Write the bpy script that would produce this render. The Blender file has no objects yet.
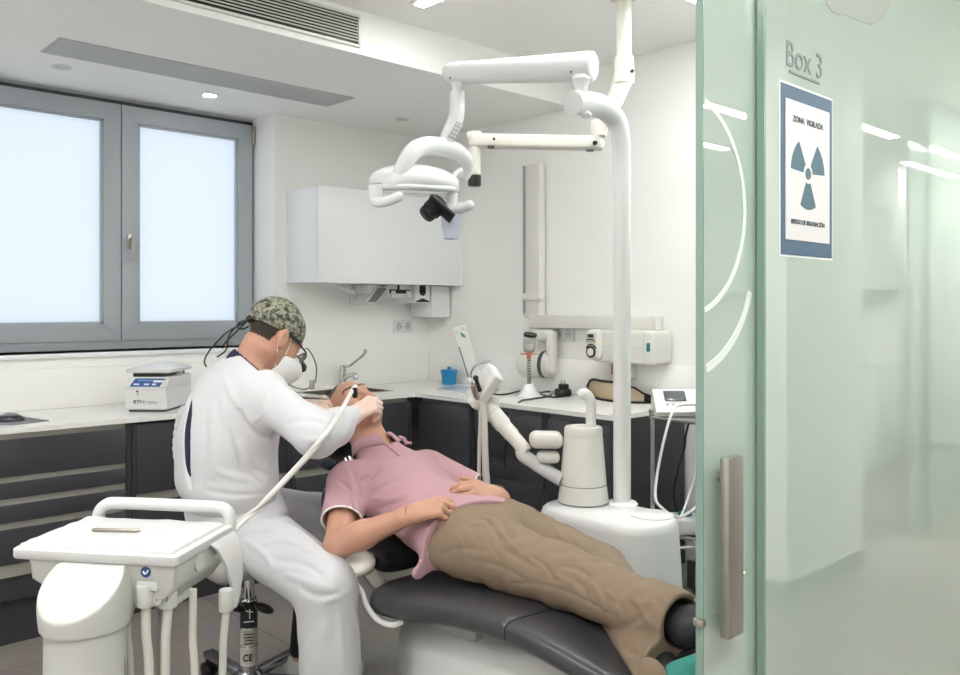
import bpy, bmesh, math, random
import numpy as np
from mathutils import Vector, Matrix
PI = math.pi
C = bpy.context.scene.collection
# ---------- camera model: the photo's frame is 960x675; room axes: X along the window wall, Y along the right wall
F = 846.0; CX = 480.0; HY = 308.0; CAMZ = 1.385
SA, CA = 0.730, 0.683
def W(px, py, d):
    r = (px - CX) / F * d
    return Vector((SA * r + CA * d, -CA * r + SA * d, CAMZ - (py - HY) / F * d))
def onX(px, py, X): return W(px, py, X / (SA * (px - CX) / F + CA))
def onY(px, py, Y): return W(px, py, Y / (SA - CA * (px - CX) / F))
def onZ(px, py, z): return W(px, py, (CAMZ - z) * F / (py - HY))
V = Vector
# ---------- materials
MATS = {}
def srgb(c):
    return tuple(((x/255.0)/12.92 if x/255.0 <= 0.04045 else ((x/255.0+0.055)/1.055)**2.4) for x in c)
def mat(name, rgb, rough=0.5, metal=0.0, noise=0.0, nscale=8.0, bump=0.0, bscale=60.0, coat=0.0, spec=0.5, emit=None, es=1.0, trans=0.0, sheen=0.0, sss=0.0):
    if name in MATS: return MATS[name]
    m = bpy.data.materials.new(name); m.use_nodes = True
    nt = m.node_tree; b = nt.nodes['Principled BSDF']
    col = srgb(rgb) + (1,)
    b.inputs['Base Color'].default_value = col
    b.inputs['Roughness'].default_value = rough; b.inputs['Metallic'].default_value = metal
    b.inputs['Specular IOR Level'].default_value = spec
    b.inputs['Coat Weight'].default_value = coat
    b.inputs['Transmission Weight'].default_value = trans
    b.inputs['Sheen Weight'].default_value = sheen
    if sss:
        b.inputs['Subsurface Weight'].default_value = sss
        b.inputs['Subsurface Radius'].default_value = (0.012, 0.005, 0.003)
        b.inputs['Subsurface Scale'].default_value = 0.6
    tc = None
    if noise or bump:
        tc = nt.nodes.new('ShaderNodeTexCoord')
    if noise:
        n = nt.nodes.new('ShaderNodeTexNoise'); n.inputs['Scale'].default_value = nscale; n.inputs['Detail'].default_value = 5
        nt.links.new(tc.outputs['Object'], n.inputs['Vector'])
        mx = nt.nodes.new('ShaderNodeMix'); mx.data_type = 'RGBA'
        mx.inputs['A'].default_value = tuple(x*(1-noise) for x in col[:3]) + (1,)
        mx.inputs['B'].default_value = tuple(min(1, x*(1+noise)) for x in col[:3]) + (1,)
        nt.links.new(n.outputs['Fac'], mx.inputs['Factor']); nt.links.new(mx.outputs['Result'], b.inputs['Base Color'])
    if bump:
        n2 = nt.nodes.new('ShaderNodeTexNoise'); n2.inputs['Scale'].default_value = bscale; n2.inputs['Detail'].default_value = 3
        nt.links.new(tc.outputs['Object'], n2.inputs['Vector'])
        bp = nt.nodes.new('ShaderNodeBump'); bp.inputs['Strength'].default_value = bump; bp.inputs['Distance'].default_value = 0.01
        nt.links.new(n2.outputs['Fac'], bp.inputs['Height']); nt.links.new(bp.outputs['Normal'], b.inputs['Normal'])
    if emit:
        b.inputs['Emission Color'].default_value = srgb(emit) + (1,); b.inputs['Emission Strength'].default_value = es
    MATS[name] = m
    return m
# ---------- objects
def tag(o, label=None, cat=None, group=None, kind=None):
    if label: o['label'] = label
    if cat: o['category'] = cat
    if group: o['group'] = group
    if kind: o['kind'] = kind
    return o
def thing(name, label, cat, loc=(0,0,0), group=None, kind=None):
    o = bpy.data.objects.new(name, None); C.objects.link(o)
    o.location = loc; o.empty_display_size = 0.05
    return tag(o, label, cat, group, kind)
def adopt(o, parent):
    if parent is not None:
        M = Matrix.Translation(parent.location)
        q = parent
        while q.parent is not None:          # parents of parts are meshes at the origin of their thing
            q = q.parent
            M = Matrix.Translation(q.location)
        o.parent = parent
        o.matrix_parent_inverse = M.inverted() if parent.parent is None else Matrix.Identity(4)
    return o
def link(name, me, m, parent=None, label=None):
    o = bpy.data.objects.new(name, me); C.objects.link(o)
    for x in (m if isinstance(m, (list, tuple)) else [m]): me.materials.append(x)
    if parent is not None:
        o.parent = parent
        root = parent
        while root.parent is not None: root = root.parent
        if parent is root: o.matrix_parent_inverse = Matrix.Translation(-root.location)
        # a part's own world matrix is identity, so sub-parts need no inverse
    if label: o['label'] = label
    return o
class MB:
    def __init__(s): s.bm = bmesh.new()
    def _xf(s, vs, M):
        for v in vs: v.co = M @ v.co
    def box(s, lo, hi, bev=0.0, seg=2, M=None, mi=0):
        lo = V(lo); hi = V(hi); c = (lo+hi)/2; d = hi-lo
        t = bmesh.new(); bmesh.ops.create_cube(t, size=1.0)
        for v in t.verts: v.co = V((v.co.x*d.x, v.co.y*d.y, v.co.z*d.z)) + c
        if bev > 0:
            bmesh.ops.bevel(t, geom=list(t.edges), offset=min(bev, 0.49*min(abs(d.x),abs(d.y),abs(d.z))), segments=seg, profile=0.5, affect='EDGES')
        s.merge(t, M, mi); return s
    def obox(s, c, ax, ay, az, size, bev=0.0, seg=2, mi=0):
        ax = V(ax).normalized(); ay = V(ay).normalized(); az = V(az).normalized()
        M = Matrix((ax, ay, az)).transposed().to_4x4(); M.translation = V(c)
        h = V(size)/2
        return s.box(-h, h, bev, seg, M, mi)
    def merge(s, t, M=None, mi=0):
        if M is not None:
            for v in t.verts: v.co = M @ v.co
        mp = {}
        for v in t.verts: mp[v] = s.bm.verts.new(v.co)
        for f in t.faces:
            try:
                g = s.bm.faces.new([mp[v] for v in f.verts]); g.material_index = mi
            except ValueError: pass
        t.free()
    def ringmesh(s, rings, cap=True, closed=False, mi=0):
        vs = [[s.bm.verts.new(p) for p in r] for r in rings]
        n = len(vs[0]); m = len(vs)
        for i in range(m if closed else m-1):
            a = vs[i]; b = vs[(i+1) % m]
            for j in range(n):
                f = s.bm.faces.new((a[j], a[(j+1)%n], b[(j+1)%n], b[j])); f.material_index = mi
        if cap and not closed:
            f = s.bm.faces.new(list(reversed(vs[0]))); f.material_index = mi
            f = s.bm.faces.new(vs[-1]); f.material_index = mi
        return s
    def tube(s, pts, r, seg=12, cap=True, closed=False, flat=None, mi=0):
        pts = [V(p) for p in pts]; n = len(pts)
        rr = r if isinstance(r, (list, tuple)) else [r]*n
        tang = []
        for i in range(n):
            if closed: t = pts[(i+1)%n]-pts[i-1]
            else: t = pts[min(i+1,n-1)]-pts[max(i-1,0)]
            tang.append(t.normalized())
        up = V((0,0,1)) if abs(tang[0].z) < 0.9 else V((1,0,0))
        nrm = (up - up.dot(tang[0])*tang[0]).normalized()
        rings = []
        for i in range(n):
            t = tang[i]; nrm = (nrm - nrm.dot(t)*t)
            nrm = nrm.normalized() if nrm.length > 1e-6 else t.orthogonal().normalized()
            bn = t.cross(nrm)
            fl = flat if flat else 1.0
            rings.append([pts[i] + rr[i]*(math.cos(2*PI*j/seg)*nrm*fl + math.sin(2*PI*j/seg)*bn) for j in range(seg)])
        return s.ringmesh(rings, cap, closed, mi)
    def cyl(s, a, b, r, r2=None, seg=24, bev=0.0, mi=0):
        a = V(a); b = V(b); r2 = r if r2 is None else r2
        if bev > 0:
            t = (b-a).normalized()
            pts = [a, a+t*bev*0.3, a+t*bev, b-t*bev, b-t*bev*0.3, b]
            rs = [r-bev, r-bev*0.3, r, r2, r2-bev*0.3, r2-bev]
            return s.tube2(pts, rs, t, seg, mi)
        return s.tube2([a, b], [r, r2], (b-a).normalized(), seg, mi)
    def tube2(s, pts, rs, t, seg, mi=0):
        n1 = V(t).orthogonal().normalized(); n2 = V(t).cross(n1)
        return s.ringmesh([[p + q*(math.cos(2*PI*j/seg)*n1 + math.sin(2*PI*j/seg)*n2) for j in range(seg)] for p, q in zip(pts, rs)], True, False, mi)
    def lathe(s, prof, c, axis=(0,0,1), seg=32, mi=0):
        c = V(c); t = V(axis).normalized()
        return s.tube2([c + t*h for r, h in prof], [max(r, 1e-4) for r, h in prof], t, seg, mi)
    def ell(s, c, r, R=None, u=20, v=12, mi=0):
        t = bmesh.new(); bmesh.ops.create_uvsphere(t, u_segments=u, v_segments=v, radius=1.0)
        M = Matrix.Translation(V(c)) @ (R.to_4x4() if R else Matrix.Identity(4)) @ Matrix.Diagonal((r[0], r[1], r[2], 1))
        s.merge(t, M, mi); return s
    def prism(s, poly, o, ax, ay, th, mi=0):
        o = V(o); ax = V(ax); ay = V(ay); nz = ax.cross(ay).normalized()
        a = [s.bm.verts.new(o + ax*x + ay*y) for x, y in poly]
        b = [s.bm.verts.new(o + ax*x + ay*y + nz*th) for x, y in poly]
        n = len(poly)
        fs = [s.bm.faces.new(list(reversed(a))), s.bm.faces.new(b)]
        for i in range(n): fs.append(s.bm.faces.new((a[i], a[(i+1)%n], b[(i+1)%n], b[i])))
        for f in fs: f.material_index = mi
        return s
    def build(s, name, m, parent=None, label=None, smooth=True, ang=38, origin=None):
        bmesh.ops.recalc_face_normals(s.bm, faces=list(s.bm.faces))
        if origin is not None:
            for v in s.bm.verts: v.co -= V(origin)
        me = bpy.data.meshes.new(name); s.bm.to_mesh(me); s.bm.free()
        if smooth:
            me.polygons.foreach_set('use_smooth', [True]*len(me.polygons))
            me.set_sharp_from_angle(angle=math.radians(ang))
        o = link(name, me, m, parent, label)
        if origin is not None: o.location = origin
        return o
def struct(name, mb, m, parent=None):
    o = mb.build(name, m, parent, smooth=True, ang=30)
    if parent is None: o['kind'] = 'structure'
    return o
def spline(pts, n=8):
    pts = [V(p) for p in pts]; out = []
    P = [pts[0]*2-pts[1]] + pts + [pts[-1]*2-pts[-2]]
    for i in range(1, len(P)-2):
        for k in range(n):
            t = k/n
            a, b, c, d = P[i-1], P[i], P[i+1], P[i+2]
            out.append(0.5*((2*b) + (c-a)*t + (2*a-5*b+4*c-d)*t*t + (3*b-a-3*c+d)*t**3))
    out.append(pts[-1]); return out
def text(body, size, loc, right, up, m, parent, name='lettering', ext=0.0004, sx=1.0, align='CENTER', sp=1.0, bold=0.0):
    cu = bpy.data.curves.new(name, 'FONT'); cu.body = body; cu.size = size; cu.extrude = ext
    cu.align_x = align; cu.align_y = 'CENTER'; cu.space_character = sp; cu.offset = bold
    o = bpy.data.objects.new(name, cu)
    r = V(right).normalized(); u = V(up).normalized(); n = r.cross(u)
    M = Matrix((r*sx, u, n)).transposed().to_4x4(); M.translation = V(loc)
    C.objects.link(o)
    bpy.context.view_layer.update()
    dg = bpy.context.evaluated_depsgraph_get()
    me = bpy.data.meshes.new_from_object(o.evaluated_get(dg))
    bpy.data.objects.remove(o); bpy.data.curves.remove(cu)
    me.transform(M); me.name = name; me.materials.clear()
    return link(name, me, m, parent)
# ---------- distance fields for bodies and cloth, meshed with surface nets
def arr(p): return np.array(p, dtype=np.float32)
def segd(a, b, ra, rb=None, n=None, s=1.0):
    a = arr(a); b = arr(b); rb = ra if rb is None else rb
    ba = b-a; L = max(float(ba@ba), 1e-9)
    nn = None if n is None else arr(V(n).normalized())
    def f(P):
        pa = P-a
        h = np.clip((pa@ba)/L, 0, 1)
        q = pa - h[..., None]*ba
        if nn is not None:
            q = q - ((1-1/s)*(q@nn))[..., None]*nn
        return np.sqrt((q*q).sum(-1)) - (ra+(rb-ra)*h)
    R = max(ra, rb)*max(1.0, s)
    return f, np.minimum(a, b)-R, np.maximum(a, b)+R
def elld(c, r, R=None):
    c = arr(c); r = arr(r); Rm = None if R is None else np.array(R.to_3x3(), dtype=np.float32)
    def f(P):
        q = P-c
        if Rm is not None: q = q@Rm
        k0 = np.sqrt(((q/r)**2).sum(-1)); k1 = np.sqrt(((q/(r*r))**2).sum(-1))+1e-6
        return k0*(k0-1)/k1
    m = float(r.max())
    return f, c-m, c+m
def boxd(c, h, R=None, rd=0.01):
    c = arr(c); h = arr(h); Rm = None if R is None else np.array(R.to_3x3(), dtype=np.float32)
    def f(P):
        q = P-c
        if Rm is not None: q = q@Rm
        q = np.abs(q)-(h-rd)
        return np.sqrt((np.maximum(q, 0)**2).sum(-1)) + np.minimum(q.max(-1), 0) - rd
    m = float(np.sqrt((h*h).sum()))
    return f, c-m, c+m
class Field:
    def __init__(s, lo, hi, h=0.005):
        s.h = h; s.o = arr(lo); s.n = np.ceil((arr(hi)-s.o)/h).astype(int)+1
        s.d = np.full(s.n, 0.2, dtype=np.float32)
    def blk(s, lo, hi, pad):
        a = np.clip(np.floor((lo-pad-s.o)/s.h).astype(int), 0, s.n); b = np.clip(np.ceil((hi+pad-s.o)/s.h).astype(int)+1, 0, s.n)
        if (b <= a).any(): return None, None
        ax = [s.o[i]+s.h*np.arange(a[i], b[i], dtype=np.float32) for i in range(3)]
        P = np.stack(np.meshgrid(*ax, indexing='ij'), -1)
        return tuple(slice(a[i], b[i]) for i in range(3)), P
    def add(s, prim, k=0.02):
        f, lo, hi = prim
        sl, P = s.blk(lo, hi, 0.02+k)
        if sl is None: return s
        a = s.d[sl]; b = f(P).astype(np.float32)
        if k <= 0: s.d[sl] = np.minimum(a, b); return s
        h = np.clip(0.5+0.5*(a-b)/k, 0, 1)
        s.d[sl] = a*(1-h)+b*h-k*h*(1-h); return s
    def sub(s, prim, k=0.01):
        f, lo, hi = prim
        sl, P = s.blk(lo, hi, 0.02+k)
        if sl is None: return s
        a = s.d[sl]; b = -f(P).astype(np.float32)
        h = np.clip(0.5-0.5*(a-b)/k, 0, 1)
        s.d[sl] = a*(1-h)+b*h+k*h*(1-h); return s
    def cut(s, p, n, k=0.0):             # remove the side n points to
        ax = [s.o[i]+s.h*np.arange(s.n[i], dtype=np.float32) for i in range(3)]
        n = V(n).normalized()
        pl = ((ax[0]-p[0])*n[0])[:, None, None] + ((ax[1]-p[1])*n[1])[None, :, None] + ((ax[2]-p[2])*n[2])[None, None, :]
        s.d = np.maximum(s.d, pl.astype(np.float32)); return s
    def cutbox(s, lo, hi, p, n):         # remove, inside a box, the side n points to
        sl, P = s.blk(arr(lo), arr(hi), 0.0)
        n = arr(V(n).normalized())
        s.d[sl] = np.maximum(s.d[sl], (P-arr(p))@n); return s
    def sample(s, p):
        q = (arr(p)-s.o)/s.h; i = np.floor(q).astype(int)
        if (i < 0).any() or (i >= s.n-1).any(): return 0.2
        f = q-i; c = s.d[i[0]:i[0]+2, i[1]:i[1]+2, i[2]:i[2]+2]
        c = c[0]*(1-f[0])+c[1]*f[0]; c = c[0]*(1-f[1])+c[1]*f[1]
        return float(c[0]*(1-f[2])+c[1]*f[2])
    def hit(s, px, py, d0=1.2, d1=4.2):
        d = d0
        while d < d1:
            v = s.sample(W(px, py, d))
            if v < 0: return W(px, py, d)
            d += min(max(v*0.7, 0.0015), 0.03)
        return None
    def fold(s, pix, w=0.012, amp=0.006, sharp=False):   # a ridge (amp>0) or crease (amp<0) lying on the surface
        P = [s.hit(x, y) for x, y in pix]; P = [p for p in P if p is not None]
        if len(P) < 2: return s
        return s.fold3(spline(P, 4), w, amp)
    def fold3(s, P, w=0.012, amp=0.006):
        P = [arr(p) for p in P]
        lo = np.min(P, axis=0); hi = np.max(P, axis=0)
        sl, G = s.blk(lo, hi, w*3)
        best = np.full(G.shape[:3], 9.0, dtype=np.float32); N = len(P)-1
        tt = np.zeros_like(best)
        for i in range(N):
            a, b = P[i], P[i+1]; ba = b-a; L = max(float(ba@ba), 1e-9)
            pa = G-a; h = np.clip((pa@ba)/L, 0, 1); q = pa-h[..., None]*ba
            dd = np.sqrt((q*q).sum(-1)); m = dd < best
            best = np.where(m, dd, best); tt = np.where(m, (i+h)/N, tt)
        env = np.clip(np.sin(np.clip(tt, 0.0, 1.0)*PI), 0, 1)**0.5
        s.d[sl] -= amp*env*np.exp(-(best/w)**2); return s
    def wrinkle(s, amp, freq, dirn, seed=0, lo=None, hi=None):
        lo = s.o if lo is None else arr(lo); hi = s.o+s.h*(s.n-1) if hi is None else arr(hi)
        sl, P = s.blk(lo, hi, 0)
        rg = np.random.RandomState(seed)
        dn = arr(V(dirn).normalized())
        ph = P@dn*freq
        for i in range(3):
            k = rg.randn(3).astype(np.float32)*freq*0.35
            ph = ph + 1.3*np.sin(P@k+rg.rand()*6)
        e = 0.5+0.5*np.sin(P@(rg.randn(3).astype(np.float32)*freq*0.22)+rg.rand()*6)
        s.d[sl] -= (amp*e*(np.sin(ph))).astype(np.float32); return s
    def copy(s):
        g = Field.__new__(Field); g.h = s.h; g.o = s.o.copy(); g.n = s.n.copy(); g.d = s.d.copy(); return g
    def mesh(s, name):
        d = s.d.copy()
        for ax in range(3):
            sl = [slice(None)]*3
            for e in (0, -1):
                sl[ax] = e; d[tuple(sl)] = np.maximum(d[tuple(sl)], 0.01)
        sg = d < 0; n = s.n
        cnt = np.zeros(n-1, dtype=np.uint8)
        offs = [(i, j, k) for i in (0, 1) for j in (0, 1) for k in (0, 1)]
        for i, j, k in offs: cnt += sg[i:n[0]-1+i, j:n[1]-1+j, k:n[2]-1+k]
        act = (cnt > 0) & (cnt < 8)
        idx = np.argwhere(act); m = len(idx)
        vals = {o: d[idx[:, 0]+o[0], idx[:, 1]+o[1], idx[:, 2]+o[2]] for o in offs}
        acc = np.zeros((m, 3), dtype=np.float32); c = np.zeros(m, dtype=np.float32)
        for a in offs:
            for ax in range(3):
                if a[ax] == 0:
                    b = list(a); b[ax] = 1; b = tuple(b)
                    va, vb = vals[a], vals[b]; mk = (va < 0) != (vb < 0)
                    t = np.where(mk, va/np.where(mk, va-vb, 1), 0)
                    for q in range(3): acc[:, q] += mk*(a[q]+(t if q == ax else 0))
                    c += mk
        verts = (idx+acc/c[:, None])*s.h+s.o
        vid = np.full(n-1, -1, dtype=np.int64); vid[act] = np.arange(m)
        quads = []
        for ax in range(3):
            lo = [slice(1, -1)]*3; hi = [slice(1, -1)]*3; lo[ax] = slice(0, -1); hi[ax] = slice(1, None)
            a = sg[tuple(lo)]; b = sg[tuple(hi)]
            e = np.argwhere(a != b)
            base = e.copy()
            for q in range(3):
                if q != ax: base[:, q] += 1
            u, v = [(1, 2), (2, 0), (0, 1)][ax]
            def cell(du, dv):
                cc = base.copy(); cc[:, u] += du; cc[:, v] += dv
                return vid[cc[:, 0], cc[:, 1], cc[:, 2]]
            Q = np.stack([cell(-1, -1), cell(0, -1), cell(0, 0), cell(-1, 0)], 1)
            flip = ~a[tuple(e.T)]
            Q[flip] = Q[flip][:, ::-1]
            quads.append(Q)
        Q = np.concatenate(quads); Q = Q[(Q >= 0).all(1)]
        me = bpy.data.meshes.new(name)
        me.vertices.add(len(verts)); me.vertices.foreach_set('co', verts.astype(np.float32).ravel())
        me.loops.add(len(Q)*4); me.loops.foreach_set('vertex_index', Q.ravel().astype(np.int32))
        me.polygons.add(len(Q)); me.polygons.foreach_set('loop_start', np.arange(0, len(Q)*4, 4, dtype=np.int32))
        me.polygons.foreach_set('use_smooth', np.ones(len(Q), dtype=bool))
        me.update(calc_edges=True); me.validate()
        return me
    def build(s, name, m, parent=None, label=None, pick=None):
        me = s.mesh(name)
        o = link(name, me, m, parent, label)
        if pick is not None:
            n = len(me.polygons); cen = np.zeros(n*3, dtype=np.float32); me.polygons.foreach_get('center', cen)
            me.polygons.foreach_set('material_index', pick(cen.reshape(-1, 3)).astype(np.int32))
        return o
XR, YW, ZC, ZS, YB, YG = 3.63, 4.38, 2.705, 2.51, 3.105, 0.75
EXPO = 0.2
# ---------- materials of the room
M_WALL = mat('wall_paint', (247, 246, 243), 0.6, noise=0.015, nscale=3)
M_CEIL = mat('ceiling_paint', (248, 247, 245), 0.7)
M_WHITE = mat('white_plastic', (228, 228, 227), 0.28)
M_WHITE2 = mat('warm_white_enamel', (222, 220, 213), 0.3)
M_LAC = mat('white_lacquer', (240, 241, 243), 0.25)
M_FRAME = mat('grey_window_frame', (176, 182, 188), 0.45)
M_FRAMED = mat('dark_window_seal', (70, 74, 78), 0.5)
M_STEEL = mat('brushed_steel', (176, 172, 164), 0.3, metal=1.0)
M_CHROME = mat('chrome', (205, 205, 205), 0.12, metal=1.0)
M_ALU = mat('satin_aluminium_rail', (196, 193, 184), 0.42, metal=0.7)
M_BLACK = mat('black_plastic', (26, 26, 28), 0.35)
M_DARK = mat('dark_grey_gloss', (66, 66, 70), 0.16)
M_DARKC = mat('dark_grey_carcass', (56, 56, 60), 0.4)
M_TOP = mat('white_worktop', (238, 237, 233), 0.25)
M_GREY = mat('light_grey_plastic', (203, 205, 205), 0.35)
M_BASEB = mat('grey_baseboard', (108, 106, 104), 0.5)
M_CABLE_B = mat('black_cable', (24, 24, 26), 0.4)
M_CABLE_W = mat('white_cable', (232, 232, 230), 0.35)
M_HOSE = mat('pale_grey_hose', (208, 206, 199), 0.4)
M_NAVY = mat('navy_cloth', (32, 38, 66), 0.8)
M_LEDF = mat('led_lens_dim', (255, 255, 255), 0.4, emit=(255, 252, 246), es=42.0)
M_LEDC = mat('led_added_corridor', (255, 255, 255), 0.4, emit=(255, 252, 246), es=86.0)
M_LED = mat('led_lens', (255, 255, 255), 0.4, emit=(252, 252, 250), es=46.0)
def nodes(name, base):
    m = mat(name, base); return m, m.node_tree, m.node_tree.nodes['Principled BSDF']
# floor: big grey tiles
M_FLOOR, nt, b = nodes('grey_floor_tiles', (128, 122, 116))
tc = nt.nodes.new('ShaderNodeTexCoord'); br = nt.nodes.new('ShaderNodeTexBrick')
br.offset = 0.0; br.inputs['Scale'].default_value = 1.0
br.inputs['Brick Width'].default_value = 0.6; br.inputs['Row Height'].default_value = 0.6; br.inputs['Mortar Size'].default_value = 0.003
br.inputs['Color1'].default_value = srgb((160, 154, 148))+(1,); br.inputs['Color2'].default_value = srgb((153, 147, 141))+(1,); br.inputs['Mortar'].default_value = srgb((112, 108, 104))+(1,)
nz = nt.nodes.new('ShaderNodeTexNoise'); nz.inputs['Scale'].default_value = 5; nz.inputs['Detail'].default_value = 8
mx = nt.nodes.new('ShaderNodeMix'); mx.data_type = 'RGBA'; mx.blend_type = 'MULTIPLY'; mx.inputs['Factor'].default_value = 0.35
nt.links.new(tc.outputs['Object'], br.inputs['Vector']); nt.links.new(tc.outputs['Object'], nz.inputs['Vector'])
nt.links.new(br.outputs['Color'], mx.inputs['A']); nt.links.new(nz.outputs['Color'], mx.inputs['B']); nt.links.new(mx.outputs['Result'], b.inputs['Base Color'])
b.inputs['Roughness'].default_value = 0.38
# frosted window pane: lets daylight through as a soft glow
M_PANE = bpy.data.materials.new('frosted_window_glass'); M_PANE.use_nodes = True
nt = M_PANE.node_tree; nt.nodes.clear()
out = nt.nodes.new('ShaderNodeOutputMaterial'); tr = nt.nodes.new('ShaderNodeBsdfTranslucent'); gl = nt.nodes.new('ShaderNodeBsdfGlossy'); ms = nt.nodes.new('ShaderNodeMixShader')
tr.inputs['Color'].default_value = (0.97, 0.985, 1.0, 1); gl.inputs['Roughness'].default_value = 0.5; ms.inputs['Fac'].default_value = 0.02
nt.links.new(tr.outputs[0], ms.inputs[1]); nt.links.new(gl.outputs[0], ms.inputs[2]); nt.links.new(ms.outputs[0], out.inputs['Surface'])
# frosted door glass: greenish satin body with two mirror-like faces
def door_glass(name, col, mixt, gain):
    m = bpy.data.materials.new(name); m.use_nodes = True
    nt = m.node_tree; nt.nodes.clear()
    out = nt.nodes.new('ShaderNodeOutputMaterial'); df = nt.nodes.new('ShaderNodeBsdfDiffuse'); tr = nt.nodes.new('ShaderNodeBsdfTranslucent')
    gl = nt.nodes.new('ShaderNodeBsdfGlossy'); m1 = nt.nodes.new('ShaderNodeMixShader'); m2 = nt.nodes.new('ShaderNodeMixShader')
    fr = nt.nodes.new('ShaderNodeFresnel'); mu = nt.nodes.new('ShaderNodeMath')
    mu.operation = 'MULTIPLY'; mu.inputs[1].default_value = gain; mu.use_clamp = True; fr.inputs['IOR'].default_value = 1.5
    df.inputs['Color'].default_value = srgb(col)+(1,); tr.inputs['Color'].default_value = srgb(col)+(1,); m1.inputs['Fac'].default_value = mixt
    gl.inputs['Roughness'].default_value = 0.006; gl.inputs['Color'].default_value = (0.95, 1.0, 0.985, 1)
    nt.links.new(df.outputs[0], m1.inputs[1]); nt.links.new(tr.outputs[0], m1.inputs[2])
    nt.links.new(fr.outputs[0], mu.inputs[0]); nt.links.new(mu.outputs[0], m2.inputs['Fac'])
    nt.links.new(m1.outputs[0], m2.inputs[1]); nt.links.new(gl.outputs[0], m2.inputs[2]); nt.links.new(m2.outputs[0], out.inputs['Surface'])
    return m
M_GLASS = door_glass('frosted_door_glass', (203, 221, 212), 0.5, 2.9)
M_EDGE = mat('green_glass_edge', (122, 146, 137), 0.15)
# ---------- room shell
struct('floor', MB().box((-2.5, -4.6, -0.06), (9.6, 4.9, 0)), M_FLOOR)
struct('ceiling', MB().box((-2.5, -4.6, ZC), (9.6, 4.9, ZC+0.1)), M_CEIL)
XL = -0.7
wb = MB()
WX0, WX1, WZ0, WZ1 = 0.86, 2.476, 1.165, ZS
wb.box((XL-0.2, YW, 0), (WX0, 4.75, ZC)); wb.box((WX1, YW, 0), (XR+0.2, 4.75, ZC))
wb.box((WX0, YW, 0), (WX1, 4.75, WZ0)); wb.box((WX0, YW, WZ1), (WX1, 4.75, ZC))
struct('wall_back', wb, M_WALL)
struct('wall_right', MB().box((XR, YG+0.06, 0), (XR+0.2, YW, ZC)), M_WALL)
struct('wall_left', MB().box((XL-0.2, YG, 0), (XL, YW, ZC)), M_WALL)
# lowered soffit over the window side with its upright face
sf = MB().box((XL, YB, ZS), (XR, YW, ZC))
struct('ceiling_soffit', sf, M_CEIL)
struct('baseboard_right', MB().box((XR-0.014, 0.83, 0), (XR, 2.364, 0.135), 0.003), M_BASEB)
bs = MB().box((XL, YW-0.012, 0.9), (XR-0.012, YW, 1.095), 0.002).box((XR-0.012, 2.30, 0.9), (XR, YW-0.012, 1.095), 0.002)
struct('trim_1', bs, M_WALL)                      # splashback behind the worktops
struct('trim_2', MB().box((WX0, YW-0.02, WZ0-0.022), (WX1, 4.63, WZ0), 0.003), M_LAC)   # window sill
# ---------- window
win = thing('window_1', None, None, (WX0, 4.64, WZ0)); win['kind'] = 'structure'
FY0, FY1 = 4.635, 4.70
fr = MB()
zb, zt = 1.20, 2.50
for lo, hi in (((WX0, FY0+.012, zb), (WX0+.05, FY1, zt)), ((WX1-.035, FY0+.012, zb), (WX1, FY1, zt)), ((WX0, FY0+.012, zt-.05), (WX1, FY1, zt)), ((WX0, FY0+.012, zb-.035), (WX1, FY1, zb+.02))):
    fr.box(lo, hi, 0.004)
fr.build('window_frame', M_FRAMED, win)
MB().box((WX0, FY0-.004, WZ0+.001), (WX1, FY1, zb+.022), .004).build('lower_frame', M_FRAME, win)
XM = 1.694
def sash(x0, x1, z0, z1):
    s = MB(); t = 0.088; y0 = FY0-0.012
    # mitred rails
    def rail(p): s.prism(p, (0, y0, 0), (1, 0, 0), (0, 0, 1), -0.06)
    g = 0.0012
    rail([(x0, z0), (x1, z0), (x1-t, z0+t), (x0+t, z0+t)]); rail([(x0, z1), (x0+t, z1-t), (x1-t, z1-t), (x1, z1)])
    rail([(x0, z0+g), (x0+t, z0+t+g), (x0+t, z1-t-g), (x0, z1-g)]); rail([(x1, z0+g), (x1, z1-g), (x1-t, z1-t-g), (x1-t, z0+t+g)])
    o = s.build('window_sash', M_FRAME, win, smooth=False)
    b = MB(); i = 0.012
    b.box((x0+t, y0+.012, z0+t), (x0+t+i, y0+.03, z1-t)).box((x1-t-i, y0+.012, z0+t), (x1-t, y0+.03, z1-t)).box((x0+t, y0+.012, z0+t), (x1-t, y0+.03, z0+t+i)).box((x0+t, y0+.012, z1-t-i), (x1-t, y0+.03, z1-t))
    b.build('glazing_bead', M_FRAME, o)
    MB().box((x0+t-.005, y0+.03, z0+t-.005), (x1-t+.005, y0+.038, z1-t+.005)).build('window_pane', M_PANE, o)
    return o
s1 = sash(WX0+.02, XM-.003, zb+.012, zt-.025); s2 = sash(XM+.003, WX1-.015, zb+.012, zt-.025)
hp = onY(130, 243, FY0-0.02)
h = MB().box((hp.x-.014, FY0-.024, hp.z-.03), (hp.x+.014, FY0-.012, hp.z+.045), .006, 3)
h.tube(spline([(hp.x, FY0-.02, hp.z+.018), (hp.x, FY0-.055, hp.z+.016), (hp.x+.002, FY0-.062, hp.z-.02), (hp.x, FY0-.058, hp.z-.105)], 6), [.011]*6+[.012]*6+[.011]*7, 10)
h.build('window_handle', M_STEEL, s2)
MB().cyl((WX1-.012, FY0-.022, zt-.14), (WX1-.012, FY0-.022, zt-.03), .008, bev=.003).build('window_hinge', M_STEEL, s2)
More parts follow.
